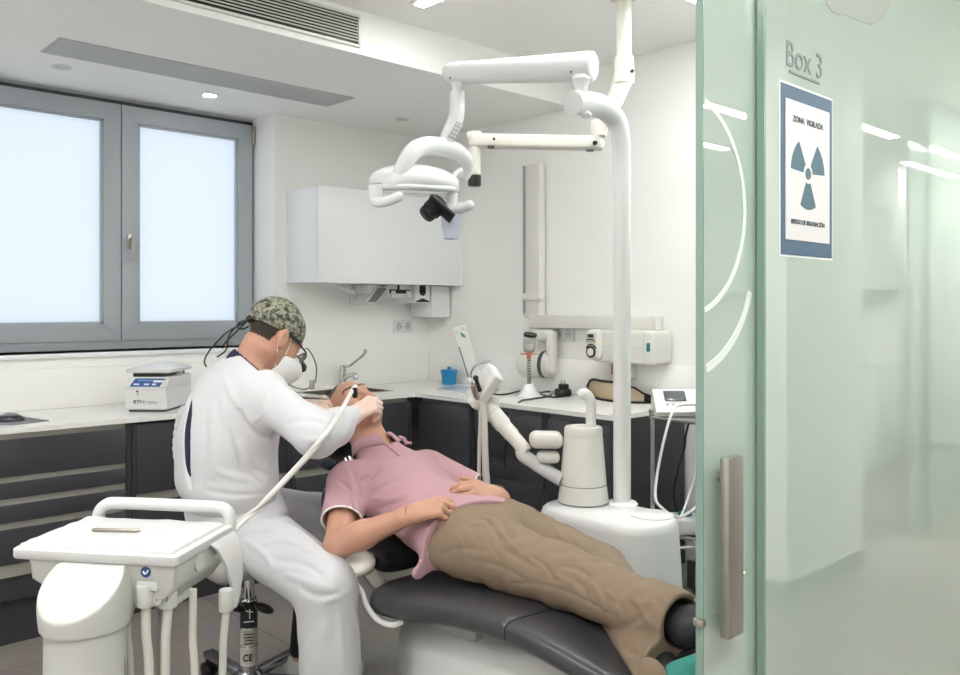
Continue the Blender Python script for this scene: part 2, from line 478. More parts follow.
# ---------- ceiling fittings
t = thing('air_vent', 'wide louvred air vent grille set in the upright face of the ceiling step', 'vent', (1.56, YB-.01, 2.55))
gx0, gx1, gz0, gz1 = .98, 2.16, 2.548, 2.668
MB().box((gx0, YB-.004, gz0), (gx1, YB-.001, gz1)).build('backing', M_BLACK, t)
f = MB()
for lo, hi in (((gx0-.012, YB-.014, gz0-.012), (gx1+.012, YB, gz0)), ((gx0-.012, YB-.014, gz1), (gx1+.012, YB, gz1+.012)), ((gx0-.012, YB-.014, gz0), (gx0, YB, gz1)), ((gx1, YB-.014, gz0), (gx1+.012, YB, gz1))): f.box(lo, hi, .002)
f.build('frame', M_WHITE2, t)
for i in range(8):
    z = gz0+.0165+i*(gz1-gz0-.018)/7.6
    MB().obox(((gx0+gx1)/2, YB-.008, z), (1, 0, 0), (0, .85, .5), (0, -.5, .85), (gx1-gx0, .012, .0042)).build('slat', M_WHITE2, t)
t = thing('ceiling_grille', 'long flush grey grille strip in the lowered ceiling over the window', 'grille', (1.86, 3.89, ZS))
MB().box((1.125, 3.76, ZS-.004), (2.60, 4.02, ZS)).build('frame', mat('grille_frame', (186, 187, 188), .5), t)
M_GR = mat('grille_mesh', (204, 205, 207), .55)
g = MB()
for i in range(40):
    y = 3.767+i*.0062
    g.box((1.132, y, ZS-.0075), (2.593, y+.0036, ZS-.0038))
g.build('slats', M_GR, t)
for i, (px, py, x, y, lab) in enumerate(((62, 67, 1.27, 4.216, 'small round ceiling downlight nearest the left edge, above the left window sash'), (210, 95, 2.01, 4.236, 'small round white downlight above the right window sash'), (403, 119, 3.10, 3.99, 'small round downlight above the white wall cupboard'))):
    t = thing('downlight', lab, 'ceiling light', (x, y, ZS), 'downlights in the lowered ceiling')
    MB().lathe([(.046, 0), (.048, -.003), (.040, -.006), (.034, -.004), (.033, -.002)], (x, y, ZS)).build('rim', M_WHITE, t)
    MB().cyl((x, y, ZS-.0045), (x, y, ZS-.001), .033).build('lens', M_LED if i == 1 else mat('unlit_lens', (205, 203, 198), .4), t)
M_LEDB = mat('led_lens_slim', (255, 255, 255), 0.4, emit=(252, 252, 250), es=48.0)
def led_bar(name, lab, x0, y0, x1, y1, grp, z=ZC, m=None):
    t = thing(name, lab, 'ceiling light', ((x0+x1)/2, (y0+y1)/2, z), grp)
    MB().box((x0-.012, y0-.012, z-.022), (x1+.012, y1+.012, z), .003).build('housing', M_WHITE, t)
    MB().box((x0, y0, z-.027), (x1, y1, z-.021), .002).build('diffuser', m or M_LED, t)
    return t
led_bar('linear_light', 'white linear ceiling light above the dental chair, its lit end at the top edge', 2.265, 1.25, 2.315, 2.83, None, m=M_LEDB)
led_bar('linear_light', 'white linear ceiling light added as fill left of the instrument cart, outside the picture', -.22, 1.2, -.10, 2.9, None)  # unseen lamp added as fill light for the room
led_bar('linear_light', 'white linear ceiling light added near the right wall to even the light, outside the picture', 3.0, 1.0, 3.12, 2.0, None)  # another unseen lamp, added to spread the light more evenly
# ---------- glass front and sliding door
gw = MB().box((1.395, YG, 0.0), (4.6, YG+.012, ZC))
o = struct('wall_front', gw, M_GLASS)
MB().box((1.389, YG-.001, 0), (1.395, YG+.013, ZC)).build('glass_edge', M_EDGE, o)
struct('wall_front_left', MB().box((XL-.2, YG, 0), (.12, YG+.06, ZC)), M_WALL)
d1 = thing('door_1', None, None, (1.9, .79, 0)); d1['kind'] = 'structure'
pane = MB().box((1.222, .767, .012), (2.55, .779, ZC-.05)).build('glass_pane', M_GLASS, d1)
MB().box((1.2195, .766, .012), (1.222, .780, ZC-.05)).build('pane_edge', M_EDGE, d1)
hb = MB().box((1.248, .735, .838), (1.296, .753, 1.137), .003)
hb.build('pull_handle', mat('bronzed_steel', (172, 170, 162), .32, metal=1.0), d1)
MB().cyl((1.272, .75, .87), (1.272, .768, .87), .008).cyl((1.272, .75, 1.10), (1.272, .768, 1.10), .008).cyl((1.272, .752, .90), (1.335, .759, .925), .0045).build('handle_fixing', M_STEEL, d1)
MB().box((1.213, .763, .86), (1.225, .782, .872), .002).build('clip', M_STEEL, d1)
# ring motif on the sliding leaf (clear etched arcs)
M_ETCH = mat('etched_white', (204, 214, 209), .5)
def arc(r0, r1, a0, a1, c, y, n=40):
    m = MB(); rings = []
    for i in range(n+1):
        a = a0+(a1-a0)*i/n; ca, sa = math.cos(a), math.sin(a)
        rings.append([V((c[0]+r0*ca, y, c[1]+r0*sa)), V((c[0]+r1*ca, y, c[1]+r1*sa)), V((c[0]+r1*ca, y-.0008, c[1]+r1*sa)), V((c[0]+r0*ca, y-.0008, c[1]+r0*sa))])
    return m.ringmesh(rings)
cz, cxr = 1.56, 1.172
arc(.177, .186, -1.27, 1.27, (cxr, 1.555), .767).build('etched_arc', M_ETCH, pane)
arc(.200, .214, -1.31, -.35, (cxr+.005, 1.485), .767).build('etched_arc', M_ETCH, pane)
# lettering and warning sign on the fixed leaf
t = thing('door_lettering', 'dark grey underlined room lettering on the glass above the radiation sign', 'lettering', (1.47, YG, 1.72))
M_INK = mat('grey_ink', (112, 120, 122), .5)
p0 = onY(788, 57, YG); p1 = onY(820, 66, YG)
text('Box 3', .068, ((p0.x+p1.x)/2, YG-.001, (p0.z+p1.z)/2), (1, 0, 0), (0, 0, 1), M_INK, t, 'letters', sx=.93)
u = onY(789, 71, YG); u2 = onY(819, 81, YG)
MB().box((u.x, YG-.0015, u.z-.003), (u2.x, YG, u.z+.001)).build('underline', M_INK, t)
sg0 = onY(780, 82, YG); sx0 = sg0.x; sx1 = onY(831, 98, YG).x; sz1 = sg0.z; sz0 = onY(780, 254, YG).z
sw = sx1-sx0; sh = sz1-sz0; smx = (sx0+sx1)/2
t = thing('warning_sign', 'white radiation warning sign with blue border taped to the glass panel', 'sign', (smx, YG, sz0))
M_SBL = mat('sign_blue', (58, 86, 110), .45); M_SW = mat('sign_paper', (196, 197, 198), .45); M_TXT = mat('sign_ink', (70, 84, 92), .5)
MB().box((sx0-.004, YG-.001, sz0-.004), (sx1+.004, YG-.0002, sz1+.004)).build('pocket', mat('clear_pocket', (214, 222, 220), .3), t)
MB().box((sx0, YG-.002, sz0), (sx1, YG-.001, sz1)).build('border', M_SBL, t)
MB().box((sx0+.016, YG-.003, sz0+.028), (sx1-.013, YG-.002, sz1-.026), ).build('sheet', M_SW, t)
text('ZONA  VIGILADA', .0155, (smx, YG-.0035, sz1-.060), (1, 0, 0), (0, 0, 1), M_TXT, t, 'heading', bold=.0004)
text('RIESGO DE IRRADIACIÓN', .0118, (smx, YG-.0035, sz0+.062), (1, 0, 0), (0, 0, 1), M_TXT, t, 'caption', bold=.0003)
tz = sz0+sh*.50
def sector(a0, a1, r0, r1):
    n = 14
    pts = [(r1*math.cos(a0+(a1-a0)*i/n), r1*math.sin(a0+(a1-a0)*i/n)) for i in range(n+1)] + [(r0*math.cos(a1-(a1-a0)*i/n), r0*math.sin(a1-(a1-a0)*i/n)) for i in range(n+1)]
    return MB().prism(pts, (smx, YG-.003, tz), (1, 0, 0), (0, 0, 1), .0006)
for a in (270, 30, 150):
    sector(math.radians(a-27), math.radians(a+27), .019, .068).build('trefoil_blade', mat('trefoil_teal', (58, 92, 106), .5), t)
MB().cyl((smx, YG-.003, tz), (smx, YG-.0037, tz), .011).build('trefoil_disc', MATS['trefoil_teal'], t)
# grey printed motif at the top of the fixed leaf
mz = onY(858, 12, YG)
t = thing('glass_motif', 'rounded grey printed motif at the top of the glass panel', 'decal', (mz.x, YG, mz.z))
a0 = onY(826, 0, YG); a1 = onY(890, 0, YG)
pl = [onY(824, -40, YG), onY(826, 4, YG), onY(832, 12, YG), onY(839, 15, YG), onY(842, 13, YG), onY(856, 20, YG), onY(872, 25, YG), onY(884, 20, YG), onY(890, 5, YG), onY(891, -40, YG)]
MB().prism([(p.x-mz.x, p.z-mz.z) for p in pl], (mz.x, YG, mz.z), (1, 0, 0), (0, 0, 1), .0008).build('print', mat('motif_grey', (128, 137, 130), .5), t)
# ---------- corridor behind the photographer (what the glass mirrors)
YC = -.435
struct('wall_corridor', MB().box((3.80, -.60, 0), (4.66, YC, ZC)), M_WALL)
struct('baseboard_corridor', MB().box((3.788, -.612, 0), (4.672, YC+.012, .085)), mat('corridor_baseboard', (170, 170, 168), .5))
struct('wall_corridor_end', MB().box((9.4, -4.6, 0), (9.6, 4.9, ZC)), M_WALL)
struct('wall_corridor_far', MB().box((-2.5, -4.6, 0), (9.4, -4.4, ZC)), M_WALL)
struct('wall_corridor_left', MB().box((-2.7, -4.6, 0), (-2.5, 4.9, ZC)), M_WALL)
struct('wall_room_beyond', MB().box((4.6, YG+.4, 0), (9.4, YG+.5, ZC)), M_WALL)
M_CLR = bpy.data.materials.new('clear_green_glass'); M_CLR.use_nodes = True
nt = M_CLR.node_tree; nt.nodes.clear()
out = nt.nodes.new('ShaderNodeOutputMaterial'); tp = nt.nodes.new('ShaderNodeBsdfTransparent'); df = nt.nodes.new('ShaderNodeBsdfDiffuse'); gl = nt.nodes.new('ShaderNodeBsdfGlossy'); m1 = nt.nodes.new('ShaderNodeMixShader'); m2 = nt.nodes.new('ShaderNodeMixShader')
tp.inputs['Color'].default_value = (.92, .96, .94, 1); df.inputs['Color'].default_value = (.66, .72, .69, 1); gl.inputs['Roughness'].default_value = .02; m1.inputs['Fac'].default_value = .3; m2.inputs['Fac'].default_value = .15
nt.links.new(tp.outputs[0], m1.inputs[1]); nt.links.new(df.outputs[0], m1.inputs[2]); nt.links.new(m1.outputs[0], m2.inputs[1]); nt.links.new(gl.outputs[0], m2.inputs[2]); nt.links.new(m2.outputs[0], out.inputs['Surface'])
struct('wall_corridor_glass', MB().box((5.68, YC-.02, 0), (9.4, YC-.008, ZC)), M_CLR)
struct('door_2', MB().box((5.42, YC-.05, 0), (5.72, YC-.038, ZC-.3)), M_CLR)
t = thing('corridor_cabinet', 'white cabinet run that shows only as a reflection in the glass panel', 'cabinet', (7.9, -2.4, 0))
MB().box((7.5, -4.0, 0), (8.1, -1.5, .88), .004).build('base_unit', M_LAC, t)
MB().box((7.48, -4.0, .88), (8.115, -1.5, .91), .004).build('worktop', M_TOP, t)
MB().box((7.8, -4.0, 1.55), (8.115, -1.5, 2.3), .004).build('wall_unit', M_LAC, t)
struct('wall_corridor_back', MB().box((8.12, -4.4, 0), (8.3, -1.55, ZC)), M_WALL)
for i, (x0, x1, y) in enumerate(((-1.5, 3.2, -.25), (5.4, 8.2, .12), (4.73, 5.9, -1.42), (5.9, 6.7, -1.05), (7.9, 9.2, -1.41), (4.4, 6.2, -2.15))):  # the first two are added out of view to brighten the corridor
    led_bar('linear_light', 'linear corridor light; some show as streaks in the glass, the strongest are added unseen', x0, y-.04, x1, y+.04, 'linear lights reflected in the glass', m=M_LEDC if i < 2 else M_LEDF)
# ---------- worktop and cabinets
t = MB()
sx0_, sx1_, sy0_, sy1_ = 2.56, 3.0, 3.97, 4.26
CT = .878
for lo, hi in (((XL, 3.78, CT), (sx0_, YW-.013, .9)), ((sx1_, 3.78, CT), (3.03, YW-.013, .9)), ((sx0_, 3.78, CT), (sx1_, sy0_, .9)), ((sx0_, sy1_, CT), (sx1_, YW-.013, .9)), ((3.03, 2.364, CT), (XR-.013, YW-.013, .9))):
    t.box(lo, hi)
bmesh.ops.remove_doubles(t.bm, verts=list(t.bm.verts), dist=.0005)
o = t.build('worktop', M_TOP); tag(o, 'long white L-shaped worktop running under the window and along the right wall', 'worktop')
def front_cab(name, lab, cat, x0, x1, rows, yf=3.80, top=CT-.001):
    """rows: list of (z0, z1, kind) fronts on the window side"""
    t = thing(name, lab, cat, ((x0+x1)/2, (yf+YW)/2, 0))
    c = MB().box((x0, yf+.03, .19), (x1, YW-.02, top))
    c.box((x0, yf, .19), (x0+.018, yf+.05, CT-.001)).box((x1-.018, yf, .19), (x1, yf+.05, CT-.001))
    c.build('carcass', M_DARKC, t)
    MB().box((x0, yf+.07, 0), (x1, yf+.09, .19)).build('plinth', M_DARKC, t)
    for i, (z0, z1, k) in enumerate(rows):
        MB().box((x0+.02, yf, z0), (x1-.02, yf+.02, z1), .0015).build(k, M_DARK, t)
    zs = sorted([(a, b) for a, b, k in rows], reverse=True)
    tops = [CT-.002]+[a for a, b in zs]
    for i in range(len(zs)):
        if tops[i]-zs[i][1] > .012:
            MB().box((x0+.018, yf+.016, zs[i][1]), (x1-.018, yf+.028, tops[i])).build('finger_rail', M_ALU, t)
    MB().box((x0+.018, yf+.016, zs[-1][0]-.055), (x1-.018, yf+.028, zs[-1][0])).build('finger_rail', M_ALU, t)
    return t
front_cab('drawer_cabinet', 'dark grey gloss drawer cabinet with steel finger rails at the far left, under the mouse', 'cabinet', .30, 1.434, [(.70, .852, 'drawer'), (.612, .677, 'drawer'), (.515, .585, 'drawer'), (.345, .487, 'drawer')])
front_cab('base_cabinet', 'dark grey gloss cabinet with a tall door under the white centrifuge', 'cabinet', 1.438, 2.24, [(.552, .865, 'door'), (.345, .512, 'drawer')])
front_cab('base_cabinet', 'dark grey gloss corner cabinet under the sink and tap', 'cabinet', 2.244, 3.02, [(.552, .852, 'door'), (.345, .512, 'drawer')], top=.765)
def side_cab(name, lab, y0, y1, rows, xf=3.05):
    t = thing(name, lab, 'cabinet', (3.33, (y0+y1)/2, 0))
    MB().box((xf+.03, y0, .12), (XR-.02, y1, CT-.001)).box((xf, y0, .12), (xf+.04, y0+.014, CT-.001)).box((xf, y1-.014, .12), (xf+.04, y1, CT-.001)).build('carcass', M_DARKC, t)
    MB().box((xf+.07, y0, 0), (xf+.09, y1, .12)).build('plinth', M_DARKC, t)
    for z0, z1, k in rows: MB().box((xf, y0+.016, z0), (xf+.02, y1-.016, z1), .0015).build(k, M_DARK, t)
    if len(rows) > 1:
        zs = sorted([(a, b) for a, b, k in rows], reverse=True); tops = [CT-.002]+[a for a, b in zs]
        for i in range(len(zs)):
            MB().box((xf+.016, y0+.014, zs[i][1]), (xf+.028, y1-.014, tops[i])).build('finger_rail', mat('dull_rail', (112, 113, 116), .4, metal=.5), t)
    else:
        MB().box((xf+.016, y0+.014, rows[0][1]), (xf+.028, y1-.014, CT-.002)).build('finger_rail', mat('dull_rail', (112, 113, 116), .4, metal=.5), t)
    return t
side_cab('base_cabinet', 'dark grey cabinet with a plain front just right of the room corner, behind the patient', 3.33, 3.775, [(.12, .852, 'door')])
side_cab('drawer_cabinet', 'dark grey drawer cabinet behind the folded assistant arm', 2.80, 3.326, [(.615, .852, 'drawer'), (.518, .592, 'drawer'), (.40, .497, 'drawer'), (.12, .378, 'drawer')])
side_cab('base_cabinet', 'dark grey end cabinet of the right worktop, behind the white unit pole', 2.372, 2.796, [(.12, .852, 'door')])
# wall cupboard
t = thing('wall_cupboard', 'white wall-hung cupboard with one wide flap front beside the window', 'cupboard', (3.09, 4.2, 1.53))
MB().box((2.549, 4.06, 1.53), (3.628, 4.379, 2.065), .002).build('carcass', M_LAC, t)
MB().box((2.549, 4.038, 1.527), (3.60, 4.058, 2.067), .002).build('flap_door', M_LAC, t)
MB().box((3.603, 4.042, 1.53), (3.628, 4.06, 2.065)).build('filler_strip', M_LAC, t)
# sink and tap
t = thing('sink', 'inset steel sink in the white worktop behind the patient head', 'sink', (2.78, 4.11, .75))
MB().box((sx0_-.012, sy0_-.012, .9), (sx1_+.012, sy0_, .903)).box((sx0_-.012, sy1_, .9), (sx1_+.012, sy1_+.012, .903)).box((sx0_-.012, sy0_, .9), (sx0_, sy1_, .903)).box((sx1_, sy0_, .9), (sx1_+.012, sy1_, .903)).build('rim', M_STEEL, t)
MB().box((sx0_+.002, sy0_+.002, .78), (sx1_-.002, sy1_-.002, .785)).box((sx0_+.001, sy0_+.001, .785), (sx0_+.004, sy1_-.001, .9)).box((sx1_-.004, sy0_+.001, .785), (sx1_-.001, sy1_-.001, .9)).box((sx0_+.004, sy0_+.001, .785), (sx1_-.004, sy0_+.004, .9)).box((sx0_+.004, sy1_-.004, .785), (sx1_-.004, sy1_-.001, .9)).build('basin', M_STEEL, t)
tp = onZ(343, 388, .9); tp.y = min(tp.y, 4.33)
t = thing('tap', 'chrome sink tap with a long raised elbow lever', 'tap', tp)
MB().lathe([(.026, 0), (.026, .01), (.021, .014), (.021, .12), (.018, .135), (.006, .14)], tp).build('body', M_CHROME, t)
MB().tube(spline([tp+V((0, -.01, .05)), tp+V((-.01, -.06, .075)), tp+V((-.02, -.15, .09)), tp+V((-.02, -.165, .06))], 6), .012, 12).build('spout', M_CHROME, t)
e = W(366, 351, 5.0)
MB().tube(spline([tp+V((0, 0, .135)), W(349, 366, 5.05), W(357, 360, 5.03), W(364, 354, 5.0), W(366, 350, 5.0)], 5), .0075, 10).tube([W(364, 352, 5.0), W(366.5, 350, 5.0)], .012, 10).build('lever', M_CHROME, t)
# dispensers under the wall cupboard
PLATE = thing('hanging_backboard', 'white backing panel hanging under the wall cupboard, behind the dispensers', 'panel', (3.2, 4.365, 1.42))
MB().box((2.99, 4.36, 1.405), (3.44, 4.376, 1.528), .001).build('sheet', M_WHITE, PLATE)
t = thing('hanging_soap_nozzle', 'small white spout under the left part of the wall cupboard', 'dispenser', (2.88, 4.3, 1.49))
n0 = onY(340, 284, 4.28)
MB().tube(spline([(n0.x-.02, 4.28, 1.53), (n0.x, 4.26, 1.505), (n0.x+.03, 4.22, 1.485), (n0.x+.05, 4.2, 1.478)], 5), .012, 10).build('spout', M_WHITE, t)
MB().cyl((n0.x-.02, 4.28, 1.51), (n0.x-.02, 4.28, 1.529), .022).build('cap', M_WHITE, t)
t = thing('hanging_cup_dispenser', 'white bracket with a slanted grey chute, leftmost under the wall cupboard', 'dispenser', (3.08, 4.28, 1.43))
a = onY(365, 302, 4.2); b_ = onY(388, 288, 4.2)
q = [onY(364, 303, 4.2), onY(375, 303, 4.2), onY(391, 287, 4.2), onY(378, 287, 4.2)]
MB().prism([(p.x, p.z) for p in q], (0, 4.2, 0), (1, 0, 0), (0, 0, 1), -.12).build('chute', M_WHITE, t)
qc = sum(q, V())/4
MB().prism([((p.x-qc.x)*.72+qc.x, (p.z-qc.z)*.88+qc.z) for p in q], (0, 4.199, 0), (1, 0, 0), (0, 0, 1), .002).build('chute_face', mat('grey_rubber', (122, 120, 116), .6), t)
MB().box((3.02, 4.22, 1.475), (3.12, 4.36, 1.528), .004).build('bracket', M_WHITE, t)
t = thing('glove_dispenser', 'white slotted holder with a black opening in the middle under the wall cupboard', 'dispenser', (3.2, 4.26, 1.43))
ga, gb = onY(388, 297, 4.18), onY(412, 289, 4.18)
MB().box((ga.x, 4.18, ga.z-.005), (gb.x, 4.36, 1.528), .004).build('case', M_WHITE, t)
MB().box((ga.x+.01, 4.176, gb.z-.03), (gb.x-.012, 4.182, gb.z-.005), .002).build('slot', M_BLACK, t)
MB().box((ga.x+.02, 4.165, ga.z-.002), (ga.x+.05, 4.185, gb.z-.012), .003).box((gb.x-.05, 4.165, ga.z-.002), (gb.x-.02, 4.185, gb.z-.012), .003).build('clip', M_WHITE, t)
MB().cyl((ga.x+.075, 4.172, 1.49), (ga.x+.075, 4.172, 1.528), .007).build('peg', M_BLACK, t)
t = thing('hanging_mask_dispenser', 'white box dispenser with a dark round hole and a dark lower slit', 'dispenser', (3.35, 4.25, 1.41))
ma, mb_ = onY(415, 303, 4.15), onY(430, 284, 4.15)
MB().box((ma.x, 4.15, ma.z), (mb_.x, 4.36, 1.528), .004).build('case', M_WHITE, t)
mcx = (ma.x+mb_.x)/2; MB().box((mcx-.025, 4.147, 1.485), (mcx+.025, 4.152, 1.528), .002).cyl((mcx, 4.147, 1.487), (mcx, 4.152, 1.487), .025).build('hole', M_BLACK, t)
MB().prism([(mcx-.055, ma.z+.006), (mcx+.055, ma.z+.006), (mcx+.05, ma.z+.014), (mcx, ma.z+.03), (mcx-.05, ma.z+.014)], (0, 4.1495, 0), (1, 0, 0), (0, 0, 1), .002).build('slit', M_BLACK, t)
t = thing('towel_dispenser', 'plain white paper towel box hanging in the corner under the wall cupboard', 'dispenser', (3.53, 4.26, 1.33))
MB().box((3.46, 4.15, 1.325), (3.617, 4.366, 1.526), .006, 3).build('case', M_WHITE, t)
MB().box((3.48, 4.19, 1.321), (3.60, 4.22, 1.326)).build('slot', M_GREY, t)
# sockets
def socket(lab, o, ax, nz):
    o = V(o); ax = V(ax); nz = V(nz); up = V((0, 0, 1))
    t = thing('wall_socket', lab, 'socket', o)
    MB().obox(o+nz*.005, ax, up, nz, (.152, .082, .01), .003).build('plate', M_WHITE, t)
    for s in (-1, 1):
        c = o+ax*s*.036
        q = MB()
        q.tube2([c+nz*.0098, c+nz*.0115, c+nz*.0115, c+nz*.0102], [.027, .026, .0225, .0215], nz, 24)
        i = q.build('insert', M_GREY, t)
        MB().cyl(c+nz*.0102+ax*.009, c+nz*.0125+ax*.009, .003).cyl(c+nz*.0102-ax*.009, c+nz*.0125-ax*.009, .003).cyl(c+nz*.0102+up*.02, c+nz*.013+up*.02, .003).build('hole', M_BLACK, i)
s_ = onY(402.5, 326.5, 4.378)
socket('white double wall socket on the window wall under the cupboard', (s_.x, 4.378, s_.z), (1, 0, 0), (0, -1, 0))
s_ = onX(564.5, 334, XR-.002)
socket('white double wall socket on the right wall under the horizontal rail', (XR-.002, s_.y, s_.z), (0, -1, 0), (-1, 0, 0))
# ---------- x-ray wall set
t = thing('wall_xray_unit', 'off-white wall-mounted x-ray set with a vertical post and horizontal rail on the right wall', 'x-ray machine', (3.58, 2.9, 1.1))
va, vb_ = onX(527, 300, 3.60).y, onX(541, 300, 3.58).y
MB().box((3.565, vb_, 1.33), (3.618, va, 2.22), .006).build('post', M_WHITE2, t)
MB().box((3.562, va-.022, 1.35), (3.566, va-.002, 2.215)).build('post_shade_strip', mat('rail_shadow_grey', (150, 152, 152), .5), t)  # grey strip colours in the shading along the post's left side
r0 = onX(528.5, 320, 3.56).y; r1 = onX(661, 320, 3.60).y
MB().box((3.56, r1, 1.272), (3.618, r0, 1.345), .004).build('rail', M_WHITE2, t)
MB().box((3.558, r1+.02, 1.274), (3.5605, r1+.023, 1.343)).build('rail_seam', M_GREY, t)
MB().box((3.55, vb_-.01, 1.43), (3.60, va-.01, 1.47), .004).build('joint', M_WHITE2, t)
b0 = onX(592, 350, 3.45).y; b1 = onX(671, 350, 3.60).y
bx = MB().box((3.45, b1, 1.105), (3.617, b0, 1.272), .018, 4).build('control_box', M_WHITE2, t)
MB().box((3.447, b1+.02, 1.17), (3.452, b1+.04, 1.213), .002).build('switch', mat('green_switch', (20, 110, 108), .3), bx)
MB().box((3.4485, b1+.055, 1.1), (3.4505, b1+.057, 1.268)).box((3.4485, b1+.06, 1.185), (3.4505, b0-.03, 1.187)).build('seam', mat('seam_grey', (190, 190, 184), .5), bx)
pc = onX(590, 349, 3.40)
pn = MB(); py_ = pc.y
pn.box((3.41, py_-.045, 1.115), (3.47, py_+.045, 1.275), .04, 5)
pnl = pn.build('control_panel', M_WHITE2, t)
MB().box((3.406, py_-.033, 1.205), (3.412, py_+.033, 1.262), .006, 3).build('key_field', M_GREY, pnl)
MB().box((3.404, py_-.018, 1.232), (3.408, py_+.018, 1.25)).build('display', M_BLACK, pnl)
MB().box((3.404, py_-.03, 1.208), (3.408, py_-.016, 1.222)).build('amber_key', mat('amber_key', (214, 160, 60), .4), pnl)
for k in range(4): MB().cyl((3.403, py_+.024-k*.012, 1.222), (3.409, py_+.024-k*.012, 1.222), .004).build('key', M_BLACK, pnl)
ring = MB().lathe([(.030, 0), (.030, .006), (.022, .006), (.022, .001)], (3.409, py_, 1.158), (-1, 0, 0)).build('dial_ring', M_BLACK, pnl)
MB().lathe([(.02, 0), (.02, .009), (.016, .011), (.001, .011)], (3.409, py_, 1.158), (-1, 0, 0)).build('dial', M_WHITE2, pnl)
arc_ = MB().tube([V((3.409, py_+.036*math.cos(a), 1.160+.036*math.sin(a))) for a in [PI*(.15+.7*i/12) for i in range(13)]], .0035, 8).build('arc_mark', M_BLACK, pnl)
# folded tube head
c = V((3.53, onX(537, 363, 3.53).y, onX(537, 364, 3.53).z)); axh = V((-.22, .97, 0)); hl = .105
hd = MB().lathe([(.05, -hl), (.068, -hl+.004), (.075, -hl+.02), (.076, -hl+.05), (.076, hl*.75), (.07, hl-.012), (.055, hl), (.03, hl+.002), (.029, hl+.008), (.001, hl+.008)], c, axh, 36).build('tube_head', M_WHITE2, t)
MB().lathe([(.0765, -.067), (.0772, -.066), (.0772, -.044), (.0765, -.043)], c, axh, 36).build('dark_band', mat('dark_band', (78, 78, 78), .4), hd)
yk = MB().box((3.50, c.y-.125, c.z-.05), (3.56, c.y-.088, c.z+.19), .018, 4).box((3.50, c.y-.12, c.z+.135), (3.56, c.y+.03, c.z+.195), .018, 4).box((3.55, c.y-.10, c.z-.02), (3.605, c.y+.02, c.z+.19), .015, 3)
yk.build('yoke', M_WHITE2, t)
MB().box((3.54, py_-.14, 1.02), (3.617, py_-.04, 1.10), .01).build('lower_bracket', M_WHITE2, t)
MB().box((3.585, py_-.02, 1.03), (3.617, py_+.01, 1.09), .004).build('hook', mat('copper_hook', (196, 140, 110), .4), t)
# ---------- things on the worktop
t = thing('centrifuge', 'white benchtop centrifuge with a blue front label on the worktop under the window', 'centrifuge', onZ(155, 410, .9))
g0 = onZ(124, 412.5, .9); g1 = onZ(166, 411, .9)
t.location = g0
cx0 = g0.x+.006; cw = .186; yf = g0.y+.012; dp = .30; cx1 = cx0+cw
CEN = t; CANG = -math.atan2(CA, SA)-.03
hh = (412-378)/F*4.05
rings = []
for z, fx, bk in ((.012, 0, 0), (hh*.12, -.004, 0), (hh*.68, -.01, .0), (hh*.70, -.014, .0), (hh, .02, .0)):
    rings.append([V((cx0-.006+abs(fx)*.2, yf+fx, .9+z)), V((cx1+.006, yf+fx, .9+z)), V((cx1+.006, yf+dp-bk, .9+z)), V((cx0-.006, yf+dp-bk, .9+z))])
bd = MB().ringmesh(rings)
bmesh.ops.bevel(bd.bm, geom=list(bd.bm.edges), offset=.005, segments=2, affect='EDGES')
bdo = bd.build('body', M_WHITE, t)
for x in (cx0+.03, cx1-.03):
    for y in (yf+.03, yf+dp-.03): MB().cyl((x, y, .9), (x, y, .914), .014).build('foot', mat('teal_grey_foot', (96, 120, 122), .5), t)
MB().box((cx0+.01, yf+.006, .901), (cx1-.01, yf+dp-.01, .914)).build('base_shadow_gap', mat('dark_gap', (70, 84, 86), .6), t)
lid = MB()
lr = []
for z, k in ((0, .0), (.012, -.004), (.02, .01), (.034, .06), (.045, .10)):
    lr.append([V((cx0-.012+k, yf+.012+k, .9+hh+.018+z)), V((cx1+.012-k, yf+.012+k, .9+hh+.018+z)), V((cx1+.012-k*.8, yf+dp-k, .9+hh+.018+z)), V((cx0-.012+k*.8, yf+dp-k, .9+hh+.018+z))])
lid.ringmesh(lr); bmesh.ops.bevel(lid.bm, geom=list(lid.bm.edges), offset=.006, segments=2, affect='EDGES')
lido = lid.build('lid', M_WHITE, t)
MB().box((cx0+.02, yf+.026, .9+hh-.002), (cx1-.02, yf+dp-.02, .9+hh+.02)).build('dark_seal', M_BLACK, t)
MB().box((cx1-.0, yf+.12, .9+hh+.006), (cx1+.018, yf+.16, .9+hh+.018), .003).build('latch', M_STEEL, lido)
n_ = V((0, -.95, .25)).normalized()
def cf(u, v): # point on the slanted upper front
    return V((cx0+(cx1-cx0)*u, yf-.014+.034*v-.0015, .9+hh*(.70+.30*v)))
pn = MB().prism([(.10, .14), (.86, .14), (.97, .86), (.20, .86)], (0, 0, 0), (1, 0, 0), (0, 1, 0), .001)
for v in pn.bm.verts: v.co = cf(v.co.x, v.co.y)+n_*(v.co.z*1.0)
pno = pn.build('front_label', mat('label_blue', (52, 92, 158), .4), bdo)
for u, v, w_, hgt in ((.28, .62, .40, .10), (.68, .50, .26, .2), (.20, .26, .14, .14), (.46, .26, .13, .14), (.66, .26, .1, .14)):
    q = MB().prism([(u, v), (u+w_, v), (u+w_, v+hgt), (u, v+hgt)], (0, 0, 0), (1, 0, 0), (0, 1, 0), .001)
    for vv in q.bm.verts: vv.co = cf(vv.co.x, vv.co.y)+n_*(.0016+vv.co.z)
    q.build('label_field', M_LAC if hgt != .1 else mat('label_pale', (130, 160, 205), .4), pno)
MB().cyl((cx0+.055, yf-.012, .9+hh*.60), (cx0+.055, yf-.005, .9+hh*.60), .0045).build('key_black', M_BLACK, bdo)
